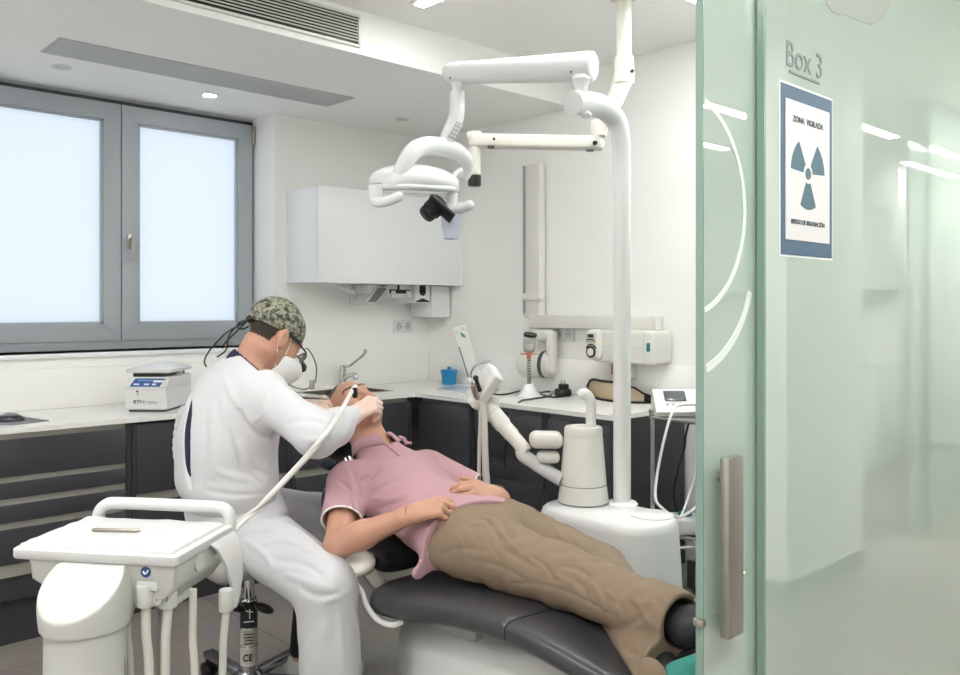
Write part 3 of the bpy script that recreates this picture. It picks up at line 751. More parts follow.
MB().cyl((cx0+.058, yf-.012, .9+hh*.53), (cx0+.058, yf-.005, .9+hh*.53), .0045).build('key_yellow', mat('yellow_key', (190, 176, 70), .4), bdo)
text('BTI', .022, (cx0+.055, yf-.0082, .9+hh*.30), (1, 0, 0), (0, -.02, 1), M_NAVY, bdo, 'lettering', sx=1.3, bold=.0002)
text('>', .02, (cx0+.085, yf-.0082, .9+hh*.30), (1, 0, 0), (0, -.02, 1), M_NAVY, bdo, 'lettering', bold=.0003)
for k in (0, 1): MB().box((cx0+.10+k*.006, yf-.0085, .9+hh*(.295-.035*k)), (cx0+.145+k*.006, yf-.007, .9+hh*(.307-.035*k))).build('small_print', mat('print_grey', (150, 152, 165), .5), bdo)
CEN.rotation_euler = (0, 0, CANG)
# mouse and pad
mp = onZ(14, 421.5, .9)
t = MB()
pq = [onZ(-30, 424, .9), onZ(12, 425.5, .9), onZ(49, 421, .9), onZ(22, 417, .9), onZ(-30, 418, .9)]
t.prism([(p.x-mp.x, p.y-mp.y) for p in pq], (mp.x, mp.y, .9), (1, 0, 0), (0, 1, 0), .004)
tag(t.build('mouse_pad', mat('pad_grey', (128, 130, 134), .7)), 'thin grey mouse pad on the worktop at the left edge', 'mouse pad')
t = thing('computer_mouse', 'dark computer mouse with silver top on the grey pad at the left edge', 'mouse', (mp.x, mp.y, .904))
mdir = (onZ(26, 420, .9)-onZ(-4, 421, .9)).normalized(); mside = V((-mdir.y, mdir.x, 0))
Rm = Matrix((mdir, mside, V((0, 0, 1)))).transposed()
mc = onZ(10, 420.5, .906)
b = MB().ell((mc.x, mc.y, .906), (.058, .032, .03), Rm)
for v in list(b.bm.verts):
    if v.co.z < .9045: v.co.z = .9045
b.build('body', mat('mouse_dark', (44, 46, 58), .3), t)
b = MB().ell((mc.x, mc.y, .909), (.050, .028, .030), Rm)
for v in list(b.bm.verts):
    if v.co.z < .92: v.co.z = .92
b.build('top_shell', mat('mouse_silver', (120, 122, 136), .25), t)
# blue pot
c = V((3.53, 4.06, .9))
t = thing('blue_pot', 'small blue lidded pot on the worktop in the corner', 'pot', c)
M_BLUE = mat('blue_plastic', (28, 136, 190), .35)
MB().lathe([(.042, 0), (.046, .01), (.05, .07), (.054, .075), (.001, .076)], c).build('body', M_BLUE, t)
MB().lathe([(.056, .076), (.056, .088), (.05, .093), (.001, .094)], c).lathe([(.010, .092), (.012, .102), (.011, .112), (.001, .113)], c).build('lid', M_BLUE, t)
# glass plate
q = [onZ(437, 389.5, .9), onZ(452, 386, .9), onZ(500, 390, .9), onZ(492, 397, .9)]
o0 = q[0].copy()
b = MB().prism([(p.x-o0.x, p.y-o0.y) for p in q], (o0.x, o0.y, .9), (1, 0, 0), (0, 1, 0), .006)
tag(b.build('mixing_slab', mat('pale_slab', (206, 214, 222), .12)), 'thin pale glass slab lying on the worktop right of the blue pot', 'slab')
# stand with clear cup
c = onZ(529, 397, .9)
t = thing('measuring_stand', 'white cone-footed stand with a graduated stem and clear cup on the right worktop', 'stand', c)
k = 4.61/F
MB().lathe([(.068, 0), (.069, .006), (.060, .011), (.045, .03), (.028, 11.5*k), (.022, 13*k), (.001, 13.1*k)], c).build('foot', M_WHITE, t)
st = MB().cyl(c+V((0, 0, 12.8*k)), c+V((0, 0, 44*k)), .011).build('stem', M_CHROME, t)
for i in range(9): MB().lathe([(.0114, 0), (.0114, .0022)], c+V((0, 0, (17+i*2.8)*k))).build('graduation', M_BLACK, st)
tilt = V((-.10, -.25, 1)).normalized()
cc = c+V((0, 0, 44*k))
cup = MB().lathe([(.016, .0), (.030, .010), (.034, .03), (.034, 17*k), (.031, 17*k), (.031, .028), (.014, .004)], cc, (0, -.05, 1)).build('clear_cup', mat('clear_plastic', (240, 240, 238), .08, trans=.85), t)
MB().lathe([(.036, 0), (.038, .006), (.036, .014), (.001, .012)], cc+V((0, -.008, 17*k)), tilt).build('black_cap', M_BLACK, t)
MB().box(cc+V((-.034, -.034, -.008)), cc+V((.034, .034, -.001)), .003).cyl(cc+V((0, 0, -.03)), cc+V((0, 0, -.006)), .013).build('orange_clip', mat('orange_clip', (206, 120, 84), .4), t)
# adapter
c = onZ(563, 396, .9)
t = thing('power_adapter', 'round black plug-in power adapter lying prongs up on the right worktop', 'adapter', c)
MB().lathe([(.04, 0), (.048, .008), (.048, .03), (.042, .04), (.001, .042)], c).build('body', M_BLACK, t)
MB().box(c+V((-.02, -.03, .036)), c+V((.02, .02, .068)), .008, 3).build('plug_block', M_BLACK, t)
pw = V((SA, -CA, 0))
for s in (-1, 1): MB().cyl(c+pw*(.009*s)+V((0, 0, .066)), c+pw*(.009*s)+V((0, 0, .088)), .0028).build('prong', M_STEEL, t)
cb = [onZ(570, 395.5, .905), onZ(552, 397, .905), onZ(540, 393, .905), onZ(552, 391.5, .905), onZ(549, 396, .905), onZ(531, 399, .905), onZ(520, 402, .905)]
cb[-1] = onZ(521, 401, .906); cb += [W(514, 408.5, 4.27), W(508, 420, 4.24), W(505, 450, 4.24), W(504, 470, 4.24)]
tag(MB().tube(spline(cb, 6), .0045, 8).build('adapter_cable', M_CABLE_B), 'thin black cable running from the adapter over the worktop edge', 'cable')
cb = [onZ(519, 391, .905), onZ(509, 393.5, .905), onZ(500, 394.5, .905), onZ(494, 394, .905)]
tag(MB().tube(spline(cb, 6), .0045, 8).build('short_cable', M_CABLE_B), 'short black cable left of the cone-footed stand', 'cable')
# tan collar with black trim
t = thing('lead_collar', 'tan protective collar with black edging lying on the right worktop', 'collar', onZ(620, 404, .9))
top = [(586, 391), (588, 385), (592, 379.5), (602, 381), (618, 383), (634, 388), (644, 394), (654, 397)]
bot = [(586.5, 392), (590, 396), (600, 399), (612, 401), (624, 402), (634, 402.5), (644, 402.5), (654, 402)]
rt, rb = [], []
for (a, b2), (c2, d2) in zip(top, bot):
    p = onZ(c2, max(d2, 391), .905); rb.append(p)
    q = p.copy(); dd = (p-V((0, 0, CAMZ))); dist = SA*0
    depth = CA*p.x+SA*p.y
    qq = W(a, b2, depth+.05)
    if qq.x > 3.56: qq = W(a, b2, depth+.05-(qq.x-3.56)/CA)
    rt.append(qq)
def sheet(lo, hi, th, mi=0, sub=3):
    m = MB(); n = len(lo); nr = V((-.65, -.6, .45)).normalized()
    rings = []
    for i in range(n):
        r = [lo[i].lerp(hi[i], k/sub)+nr*(.012*math.sin(PI*k/sub)) for k in range(sub+1)]
        r += [p-nr*th for p in reversed(r)]
        rings.append(r)
    return m.ringmesh(rings, True)
sheet(spline(rb, 3), spline(rt, 3), .012).build('panel', mat('tan_cloth', (176, 158, 132), .8, bump=.2, bscale=200), t)
MB().tube(spline(rb, 3)[2:], .007, 8).tube(spline(rt, 3)[2:], .007, 8).build('edging', mat('black_trim', (30, 30, 30), .7), t)
s0 = len(rb)-3
sheet(rb[s0+1:], [p+V((-.004, -.004, .004)) for p in rt[s0+1:]], .016).build('black_end', MATS['black_trim'], t)
# ---------- trolley with console
tx0, tx1, ty0, ty1, tz = 3.12, 3.52, 1.80, 2.22, .925
t = thing('steel_trolley', 'chrome-framed trolley with dark shelves between the worktop end and the glass door', 'trolley', (3.3, 2.05, 0))
M_SHELF = mat('dark_shelf', (52, 54, 56), .15)
for i, z in enumerate((tz-.025, .40)):
    o = MB().box((tx0, ty0, z), (tx1, ty1, z+.012), .003).build('shelf', M_SHELF, t)
    MB().tube([(tx0, ty0, z), (tx1, ty0, z), (tx1, ty1, z), (tx0, ty1, z)], .011, 10, closed=True).build('rim', M_CHROME, o)
for x in (tx0, tx1):
    for y in (ty0, ty1):
        l = MB().cyl((x, y, .08), (x, y, tz+.005), .012).cyl((x, y, tz+.0), (x, y, tz+.012), .014, bev=.003).build('leg', M_CHROME, t)
        MB().cyl((x-.012, y, .038), (x+.012, y, .038), .038, bev=.006).cyl((x, y, .06), (x, y, .09), .02).build('caster', M_BLACK, l)
c = onZ(678, 404, tz)
t = thing('treatment_console', 'white wedge-shaped console with a dark screen on the chrome trolley', 'console', (3.25, 2.05, tz-.01))
cr = V((SA*.96, -CA*1.02, 0)).normalized(); cfw = V((-cr.y, cr.x, 0)).normalized()
cen = W(683, 405, 3.74); cen.z = tz-.012
prof = [(-.06, .0), (-.068, .02), (-.062, .032), (.05, .115), (.066, .115), (.075, .1), (.08, .0)]
b = MB()
rings = [[cen+cr*u+cfw*(y*(1 if abs(u) < .12 else .94))+V((0, 0, z if abs(u) < .12 else z*.93)) for y, z in prof] for u in (-.128, -.12, .12, .128)]
b.ringmesh(rings); cb_ = b.build('housing', M_WHITE, t, ang=45)
n1 = V((0, 0, 0)); s0 = cfw*(-.062)+V((0, 0, .032)); s1 = cfw*.05+V((0, 0, .115)); up = (s1-s0).normalized(); nn = cr.cross(up)
scp = cen+s0
MB().obox(scp+up*.085+cr*(-.035)+nn*.001, cr, up, nn, (.095, .062, .003), .001).build('screen', mat('grey_screen', (84, 88, 92), .12), cb_)
for i in range(4): MB().cyl(scp+up*.032+cr*(-.075+i*.027)-nn*.001, scp+up*.032+cr*(-.075+i*.027)+nn*.003, .006).build('button', M_GREY if i < 3 else M_BLACK, cb_)
cp = scp+up*.012+cr*.055
MB().cyl(cp, cp+nn*.02, .013).build('jack', M_GREY, cb_)
k = 3.68
cbl = [cp+nn*.02, W(678, 406, 3.62), W(671, 416, 3.58), W(664, 440, 3.56), W(657, 475, 3.55), W(655.5, 498, 3.5), W(662, 508, 3.42), W(676, 517, 3.42), W(688, 513, 3.5), W(700, 503, 3.55)]
tag(MB().tube(spline(cbl, 8), .006, 8).build('console_cable', M_CABLE_W), 'white cable hanging in a loop from the console down to the unit', 'cable')
cbl = [W(704, 440, 3.6), W(697, 470, 3.6), W(690, 492, 3.6), W(683, 512, 3.55), W(678, 522, 3.5), W(676, 545, 3.5), W(690, 547, 3.6), W(704, 545, 3.6)]
tag(MB().tube(spline(cbl, 8), .005, 8).build('lower_cable', M_CABLE_W), 'white cable looping low beside the trolley near the glass edge', 'cable')
cbl = [W(692, 412, 3.75), W(686, 434, 3.75), W(684, 450, 3.8), W(678, 470, 3.8), W(674, 495, 3.8), W(678, 515, 3.8)]
tag(MB().tube(spline(cbl, 6), .005, 8).build('trolley_cable', M_CABLE_B), 'black cable hanging down inside the chrome trolley', 'cable')
c = onZ(686, 522, .412); c = V((3.30, 2.05, .412))
t = thing('supply_box', 'small white box with a teal lid on the lower trolley shelf', 'box', c)
cc = W(685, 514, 3.68); z0 = .413
MB().obox((cc.x, cc.y, z0+.035), cr, cfw, (0, 0, 1), (.12, .14, .07), .012, 3).build('body', M_WHITE, t)
MB().cyl((cc.x-.0, cc.y, z0+.07), (cc.x-.0, cc.y, z0+.085), .03, bev=.004).build('lid', mat('teal_lid', (40, 130, 140), .4), t)
# ---------- dental chair (axis X=AXX, head towards +Y)
AXX = 1.85
M_LEA = mat('dark_grey_leatherette', (66, 66, 69), 0.3, bump=.05, bscale=300)
M_LEAB = mat('black_leatherette', (38, 39, 42), 0.34)
M_CHB = mat('chair_base_white', (216, 217, 216), 0.32)
t = thing('dental_chair', 'reclined dark grey leather dental chair on a white base under the patient', 'dental chair', (AXX, 1.85, 0))
def cushion(sections, name, m, parent, n=28, lab=None):
    """sections: (y, zc, halfwidth, thickness, dish)"""
    b = MB(); rings = []
    for (y, z, hw, th, dish) in sections:
        r = []
        for j in range(n):
            a = 2*PI*j/n; ca, sa = math.cos(a), math.sin(a)
            x = hw*math.copysign(abs(ca)**.42, ca); zz = th/2*math.copysign(abs(sa)**.62, sa)
            d = dish*(1-(x/hw)**2) if sa > 0 else 0
            r.append(V((AXX+x, y, z+zz-d)))
        rings.append(r)
    b.ringmesh(rings); return b.build(name, m, parent, lab, ang=60)
def interp(secs, k=5):
    out = []
    a = np.array(secs, dtype=float); P = np.vstack([2*a[0]-a[1], a, 2*a[-1]-a[-2]])
    for i in range(1, len(P)-2):
        for q in range(k):
            u = q/k; p0, p1, p2, p3 = P[i-1:i+3]
            out.append(.5*(2*p1+(p2-p0)*u+(2*p0-5*p1+4*p2-p3)*u*u+(3*p1-p0-3*p2+p3)*u**3))
    out.append(a[-1]); return [tuple(x) for x in out]
seat_s = [(2.235, .447, .16, .055, .0), (2.22, .448, .24, .095, .0), (2.18, .452, .275, .112, .005), (2.0, .482, .285, .112, .02), (1.8, .515, .285, .105, .025), (1.62, .528, .283, .098, .03), (1.585, .527, .282, .09, .03)]
st = cushion(interp(seat_s), 'seat', M_LEA, t)
leg_s = [(1.58, .526, .282, .09, .03), (1.5, .522, .28, .094, .03), (1.35, .502, .276, .09, .028), (1.2, .478, .27, .086, .024), (1.05, .452, .255, .08, .02), (.98, .440, .22, .07, .01), (.965, .438, .12, .03, 0)]
cushion(interp(leg_s), 'leg_rest', M_LEA, t)
back_s = [(2.25, .535, .15, .06, 0), (2.28, .545, .195, .09, .01), (2.4, .585, .225, .10, .03), (2.58, .66, .20, .09, .03), (2.66, .70, .15, .08, .01), (2.68, .71, .08, .03, 0)]
cushion(interp(back_s), 'backrest', M_LEAB, t)
b = MB().ell((AXX-.01, 2.745, .865), (.13, .055, .10), Matrix.Rotation(.75, 3, 'X'))
b.build('headrest', M_LEAB, t)
MB().cyl((AXX, 2.66, .70), (AXX, 2.75, .83), .025).build('headrest_stem', M_CHROME, t)
b = MB().ell(W(330, 464, 2.98), (.03, .03, .022)); b.build('headrest_knob', mat('blue_black_plastic', (34, 42, 60), .2), t)
# white base casting
b = MB(); rings = []
for (y, zt, zb, hw) in ((2.23, .36, .06, .10), (2.2, .385, .03, .16), (2.05, .40, .02, .185), (1.85, .425, .08, .185), (1.7, .44, .22, .175), (1.55, .455, .36, .15), (1.47, .46, .42, .10), (1.45, .46, .44, .05)):
    rings.append([V((AXX+hw*math.copysign(abs(math.cos(a))**.5, math.cos(a)), y, (zt+zb)/2+(zt-zb)/2*math.copysign(abs(math.sin(a))**.5, math.sin(a)))) for a in [2*PI*j/28 for j in range(28)]])
b.ringmesh(rings); b.build('base_casting', M_CHB, t, ang=60)
MB().box((AXX-.30, 1.55, 0), (AXX+.25, 2.35, .035), .015, 3).build('floor_plate', M_CHB, t)
MB().box((AXX-.17, 1.82, .40), (AXX+.17, 2.17, .455), .012, 3).build('seat_carrier', mat('grey_carrier', (176, 177, 176), .4), t)
# armrest on its own bracket
ar = thing
ac = W(355, 563, 2.74)
b = MB().ell((ac.x+.01, ac.y-.01, ac.z), (.052, .10, .030), Matrix.Rotation(-.75, 3, 'Z')); b.build('armrest_pad', mat('cream_pad', (232, 230, 220), .35), t)
MB().tube(spline([(ac.x+.03, ac.y-.02, ac.z-.02), (ac.x+.05, ac.y-.05, ac.z-.06), (ac.x+.14, ac.y-.03, ac.z-.12), (ac.x+.26, ac.y-.03, ac.z-.13)], 6), .03, 12, flat=.6).build('armrest_bracket', mat('taupe_bracket', (168, 164, 156), .4), t)
cb = [W(349, 577, 2.70), W(361, 590, 2.68), W(367, 606, 2.66), W(378, 620, 2.62), W(392, 625, 2.58), W(402, 622, 2.6)]
MB().tube(spline(cb, 8), .0085, 10).build('white_tube', M_CABLE_W, t)
# ---------- white unit tower with cuspidor and pole
ux, uz = 2.42, .655
t = thing('dental_unit', 'white dental unit tower with a rounded base, cone-shaped bowl housing and tall pole', 'dental unit', (ux, 1.88, 0))
def stad(z, hw, y0, y1, cx=ux, n=40):
    r = []
    for j in range(n):
        a = 2*PI*j/n; c, s_ = math.cos(a), math.sin(a)
        y = (y1-hw) if s_ >= 0 else (y0+hw)
        r.append(V((cx+hw*math.copysign(abs(c)**.8, c), y+hw*math.copysign(abs(s_)**.8, s_), z)))
    return r
b = MB()
b.ringmesh([stad(0, .152, 1.62, 2.17), stad(.3, .154, 1.63, 2.172), stad(.62, .150, 1.655, 2.172), stad(.645, .144, 1.661, 2.166), stad(.655, .132, 1.673, 2.155)])
ub = b.build('base_cabinet', M_WHITE, t, ang=50)
MB().lathe([(.075, 0), (.075, .005), (.068, .009), (.001, .009)], (ux+.055, 1.76, uz-.001), (0, 0, 1)).build('service_cap', M_WHITE, ub)
arc_pts = [W(665+7*math.cos(a), 534+6*math.sin(a), 2.735) for a in [2*PI*i/16 for i in range(16)]]
# pole
pl = V((2.55, 1.948, 0))
MB().lathe([(.045, uz-.002), (.04, uz+.008), (.0325, uz+.012), (.0325, 1.5), (.031, 1.80)], pl).build('pole', M_WHITE, t)
MB().lathe([(.06, 0), (.052, .008), (.045, .01), (.001, .01)], (pl.x, pl.y, uz-.001)).build('pole_foot', M_WHITE, t)
# cone housing
cc = V((2.46, 2.06, uz))
k = 3.17/F
MB().lathe([(.094, 0), (.0955, .004), (.0955, .008), (.088, 18*k), (.0875, 18.6*k), (.0735, 65*k), (.072, 66*k), (.0725, 67*k), (.0715, 74*k), (.066, 76*k), (.05, 76.3*k), (.046, 74*k), (.001, 73*k)], cc).build('bowl_housing', M_WHITE2, t)
MB().lathe([(.0955, 0), (.0975, .002), (.0965, .005), (.0945, .006)], cc).lathe([(.0882, 18*k), (.089, 18.3*k), (.0878, 18.8*k)], cc).build('seam_ring', mat('seam_dark', (120, 121, 122), .5), t)
sb = cc+V((.02, -.02, 0)); frs = V((SA, -CA, 0))
sp = spline([sb+V((0, 0, 70*k)), sb+V((0, 0, 96*k)), sb+V((0, 0, 103*k))-frs*.003, sb+V((0, 0, 108*k))-frs*.014, sb+V((0, 0, 109*k))-frs*.030, sb+V((0, 0, 106*k))-frs*.042], 6)
MB().tube(sp, [.019]*len(sp), 16).build('spout', M_WHITE, t)
# ---------- assistant arm with tilted holder panel
t = thing('assistant_console', 'folded white assistant arm with a tilted instrument holder panel beside the unit', 'arm', W(540, 450, 3.3))
fr_ = V((SA, -CA, 0)); fd_ = V((CA, SA, 0))
bxm = MB().obox(W(546, 439.5, 3.2), (fr_+fd_*-.1), fd_, (0, 0, 1), (.125, .09, .062), .025, 4)
bxm.build('elbow_box', M_WHITE2, t)
MB().tube(spline([W(562, 480, 3.17), W(545, 470, 3.2), W(530, 460, 3.22), W(523, 455, 3.24), W(522, 448, 3.26)], 6), .026, 14).build('lower_arm', M_GREY, t)
MB().obox(W(548, 457, 3.2), fr_, fd_, (0, 0, 1), (.085, .07, .04), .015, 3).build('lower_joint', M_WHITE2, t)
ar_ = MB().tube(spline([W(526, 452, 3.24), W(521, 445.5, 3.25), W(512, 435, 3.28), W(503, 425, 3.30), W(493, 413, 3.33)], 6), [.027]*6+[.027]*6+[.030]*6+[.034]*7, 16)
ar_.build('upper_arm', M_WHITE2, t)
MB().ell(W(490.5, 411, 3.33), (.037, .037, .042)).cyl(W(493, 407, 3.33), W(494, 396, 3.33), .024).build('ball_joint', M_WHITE2, t)
# holder block (wedge)
h1 = (W(496, 371, 3.28)-W(472, 403, 3.32)); hl_ = h1.length; h1.normalize()
h3 = (V((0, 0, 1))*.62-fr_*.55-fd_*.55); h3 = (h3-h3.dot(h1)*h1).normalized(); h2 = h3.cross(h1)
MB().obox(W(484, 387, 3.31), h1, h2, h3, (hl_, .10, .045), .008, 3).build('holder_block', M_WHITE, t)
hb_ = MB().tube([W(470, 404, 3.3), W(480, 395, 3.3)], .022, 12).cyl(W(480, 401, 3.31), W(486, 411, 3.31), .014)
hb_.build('holder_grip', M_WHITE2, t)
pq = [(452.5, 328), (465.5, 324), (484, 388), (473, 393)]
pm = MB().prism([(a-468, -(b2-360)) for a, b2 in pq], W(468, 360, 3.32), fr_*(3.32/F), V((0, 0, 1))*(3.32/F), -.022)
bmesh.ops.bevel(pm.bm, geom=list(pm.bm.edges), offset=.004, segments=2, affect='EDGES')
po = pm.build('holder_panel', M_WHITE, t)
M_GRN = mat('green_mark', (40, 140, 90), .5)
MB().tube([W(461, 333, 3.317), W(465, 337, 3.317)], .004, 6).build('green_mark', M_GRN, po)
for x, y in ((456.5, 332), (463, 328.5)): MB().cyl(W(x, y, 3.322), W(x, y, 3.315), .006).build('screw', M_GREY, po)
dots = MB()
MB().tube([W(459, 347, 3.3175), W(471, 385, 3.3175)], .0022, 6).build('row_of_marks', mat('mark_dark', (96, 90, 90), .5), po)
# instruments in the holder
MB().tube(spline([W(475, 398, 3.26), W(472, 386, 3.25), W(471, 374, 3.25), W(475, 366, 3.24), W(484, 362, 3.23), W(490, 361, 3.22)], 5), .0045, 8).build('syringe', M_CHROME, t)
for i, (x, y) in enumerate(((470, 381), (474, 387), (476, 379))):
    MB().cyl(W(x, y, 3.25), W(x+4, y+12, 3.27), .008).ell(W(x-.3, y-1, 3.25), (.011, .011, .011)).build('suction_tip', (M_WHITE, M_STEEL, M_BLACK)[i], t)
hp1 = spline([W(480, 402, 3.30), W(480.5, 420, 3.30), W(479.5, 445, 3.30), W(479, 470, 3.30), W(479, 492, 3.30), W(480, 520, 3.28)], 5)
MB().tube(hp1, .0075, 10).build('thin_hose', M_HOSE, t)
hp1 = spline([W(483, 402, 3.28), W(484.5, 425, 3.27), W(485, 450, 3.27), W(486, 475, 3.27), W(488, 500, 3.26), W(490, 530, 3.24)], 5)
MB().tube(hp1, [.012+.004*i/len(hp1) for i in range(len(hp1))], 12).build('thick_hose', M_HOSE, t)
MB().tube(spline([W(473, 404, 3.32), W(474, 425, 3.34), W(476, 460, 3.36), W(474, 500, 3.36)], 6), .005, 8).build('black_cable', M_CABLE_B, t)
# ---------- operating lamp on its bent post
M_LAMP = mat('lamp_white', (231, 232, 233), .22)
t = thing('operating_lamp', 'white operating lamp on a long jointed arm hanging over the patient', 'lamp', (pl.x, pl.y, 1.80))
bp = spline([(pl.x, pl.y, 1.79), (pl.x, pl.y, 1.92), W(620.5, 138, 3.15), W(615, 119, 3.13), W(601, 107, 3.08), W(586, 103.5, 3.02), W(573, 103, 2.97)], 8)
rr = [.0315+.0115*min(1, i/(len(bp)-12)) for i in range(len(bp))]
po = MB().tube(bp, rr, 24).build('bent_post', M_LAMP, t)
ax_ = (bp[-1]-bp[-2]).normalized()
MB().lathe([(.0435, -.004), (.042, 0), (.036, .003), (.001, .003)], bp[-1], ax_).build('end_cap', M_LAMP, po)
MB().ell(W(586, 115, 2.99), (.02, .02, .012)).build('post_button', M_LAMP, po)
pv = W(581, 90, 2.99)
MB().lathe([(.030, -.06), (.024, -.045), (.021, -.02), (.021, .0), (.028, .022), (.034, .035), (.03, .05)], pv, (0, 0, 1)).build('pivot_neck', M_LAMP, t)
aR, aL = W(590, 66.5, 3.0), W(451, 73.5, 3.28)
d_ = (aR-aL).normalized(); L_ = (aR-aL).length
am = MB().lathe([(.030, -.022), (.036, -.014), (.039, 0), (.041, .02), (.053, L_-.01), (.0535, L_), (.051, L_+.012), (.045, L_+.016), (.001, L_+.016)], aL, d_, 36).build('lamp_arm', M_LAMP, t)
for px, py, d in ((450, 78, 3.235), (571, 72, 2.955)): MB().cyl(W(px, py, d), W(px, py, d-.01), .004).build('screw', mat('screw_grey', (90, 90, 92), .4), am)
# drop arm
dp = [W(456, 82, 3.26), W(457, 88, 3.255)]
MB().lathe([(.026, 0), (.016, .018), (.018, .036), (.029, .045)], W(456.5, 83, 3.26), (0, 0, -1)).build('drop_neck', M_LAMP, t)
dpt = spline([W(457, 92, 3.26), W(457, 104, 3.26), W(456.5, 116, 3.25), W(452, 128, 3.24), W(446, 141, 3.22), W(442, 152, 3.20)], 6)
dro = MB().tube(dpt, [.030]*(len(dpt)-9)+[.029, .028, .027, .0265, .026, .024, .021, .016, .008], 18).build('drop_arm', M_LAMP, t)
pa, pb = W(452.5, 137.5, 3.185), W(459.5, 124.5, 3.195)
upk = (pb-pa).normalized(); rk = upk.cross(fd_).normalized(); nk = rk.cross(upk)
if nk.dot(fd_) > 0: nk = -nk
kp = MB().obox((pa+pb)/2+nk*.0, upk, rk, nk, ((pb-pa).length+.012, .030, .006), .002).build('keypad', mat('keypad_grey', (160, 162, 164), .4), dro)
for i in range(4):
    for s_ in (-1, 1): MB().obox(pa.lerp(pb, .08+.28*i)+nk*.0035+rk*.006*s_, upk, rk, nk, (.011, .009, .002), .001).build('key', M_GREY, kp)
# yoke
yk = spline([W(394.5, 182, 3.10), W(401, 170, 3.10), W(408, 158, 3.11), W(417, 149, 3.14), W(430, 146, 3.18), W(444, 147.5, 3.22), W(457, 152, 3.28), W(465, 160, 3.33), W(466.5, 170, 3.36), W(462, 180, 3.36)], 6)
MB().tube(yk, [.019+.017*math.sin(PI*(i+.5)/len(yk))**.7 for i in range(len(yk))], 18).build('yoke', M_LAMP, t)
MB().cyl(W(393, 181, 3.10), W(398, 183, 3.12), .02).build('yoke_joint', mat('joint_grey', (150, 152, 154), .4), t)
MB().tube(spline([W(461, 170, 3.3), W(456, 173, 3.28), W(452, 178, 3.26), W(455, 184, 3.26)], 5), .011, 10).build('yoke_link', M_LAMP, t)
# head: flat shallow shell
hc = W(414, 181, 3.22)
ha = (W(455, 187, 3.30)-W(372, 183, 3.12)).normalized(); hn = V((0.03, -.08, 1)); hn = (hn-hn.dot(ha)*ha).normalized(); hb2 = hn.cross(ha)
Rh = Matrix((ha, hb2, hn)).transposed()
Fl = Field((hc.x-.35, hc.y-.35, hc.z-.16), (hc.x+.35, hc.y+.35, hc.z+.12), .005)
Fl.add(elld(hc+hn*.0, (.175, .13, .062), Rh), .0).add(boxd(hc-hn*.018, (.150, .10, .03), Rh, .028), .03)
Fl.cut(hc-hn*.034, -hn)
hd = Fl.build('lamp_head', M_LAMP, t)
ring = [hc-hn*.030+ha*(.166*math.copysign(abs(math.cos(a))**.75, math.cos(a)))+hb2*(.116*math.copysign(abs(math.sin(a))**.8, math.sin(a))) for a in [2*PI*i/48 for i in range(48)]]
MB().tube(ring, .011, 10, closed=True).build('rim', M_LAMP, hd)
ring2 = [p+hn*.013 for p in ring]
MB().tube([hc-hn*.018+(p-hc+hn*.030)*1.0 for p in ring], .0035, 8, closed=True).build('seam', mat('lamp_seam', (150, 152, 155), .4), hd)
MB().ringmesh([[hc-hn*.036+(p-(hc-hn*.030))*.95 for p in ring], [hc-hn*.041+(p-(hc-hn*.030))*.9 for p in ring]]).build('reflector', mat('reflector_glass', (205, 210, 214), .08), hd)
MB().tube([W(371.5, 187, 3.09), W(371.5, 198, 3.09)], .007, 8).build('blue_strip', mat('pale_blue', (150, 190, 215), .2), hd)
for pts in (((374, 199), (376.5, 202), (385, 201.5), (393, 199), (398.5, 196.5)), ((452, 205), (450, 209.5), (457, 209.5), (464, 207.5), (469.5, 205))):
    d0 = 3.08 if pts[0][0] < 420 else 3.24
    pp = spline([W(x, y, d0-.005*i) for i, (x, y) in enumerate(pts)], 5)
    MB().tube([pp[0]+V((0, 0, .05))]+pp, .0185, 14).ell(pp[-1], (.0185, .0185, .0185)).build('handle', M_LAMP, hd)
MB().obox(W(377, 194, 3.10), ha, hb2, hn, (.04, .05, .06), .012, 3).build('handle_socket', M_LAMP, hd)
MB().obox(W(452, 199, 3.25), ha, hb2, hn, (.035, .05, .055), .012, 3).build('handle_socket', M_LAMP, hd)
# black camera slung below, with disc
ca_ = W(427, 214, 3.10); cb2 = W(440, 203, 3.13)
cd_ = (cb2-ca_).normalized(); cl = (cb2-ca_).length
MB().lathe([(.022, -.012), (.030, -.008), (.033, 0), (.033, .02), (.037, .022), (.038, cl*.55), (.034, cl*.6), (.038, cl*.62), (.038, cl), (.02, cl+.01)], ca_, cd_, 20).build('lamp_camera', M_BLACK, hd)
MB().obox(W(441, 208.5, 3.09), (W(450, 216, 3.09)-W(431, 199, 3.09)), cd_, (W(450, 216, 3.09)-W(431, 199, 3.09)).cross(cd_), (.115, .014, .07), .006, 3).build('camera_bracket', M_BLACK, hd)
# clear shield
sh_ = MB(); rings = []
M_CLEAR = mat('clear_blueish', (226, 232, 248), .06, trans=.75)
for i in range(9):
    y = 212+26*i/8
    rings.append([W(x, y-2.0*math.sin(PI*(x-440)/22)*-1*(i/8), 3.22-.03*math.sin(PI*(x-440)/22)) for x in np.linspace(440+i*.5, 462-i*.3, 9)]+[W(x, y, 3.226-.03*math.sin(PI*(x-440)/22)) for x in np.linspace(462-i*.3, 440+i*.5, 9)])
sh_.ringmesh(rings); sh_.build('clear_shield', M_CLEAR, hd)
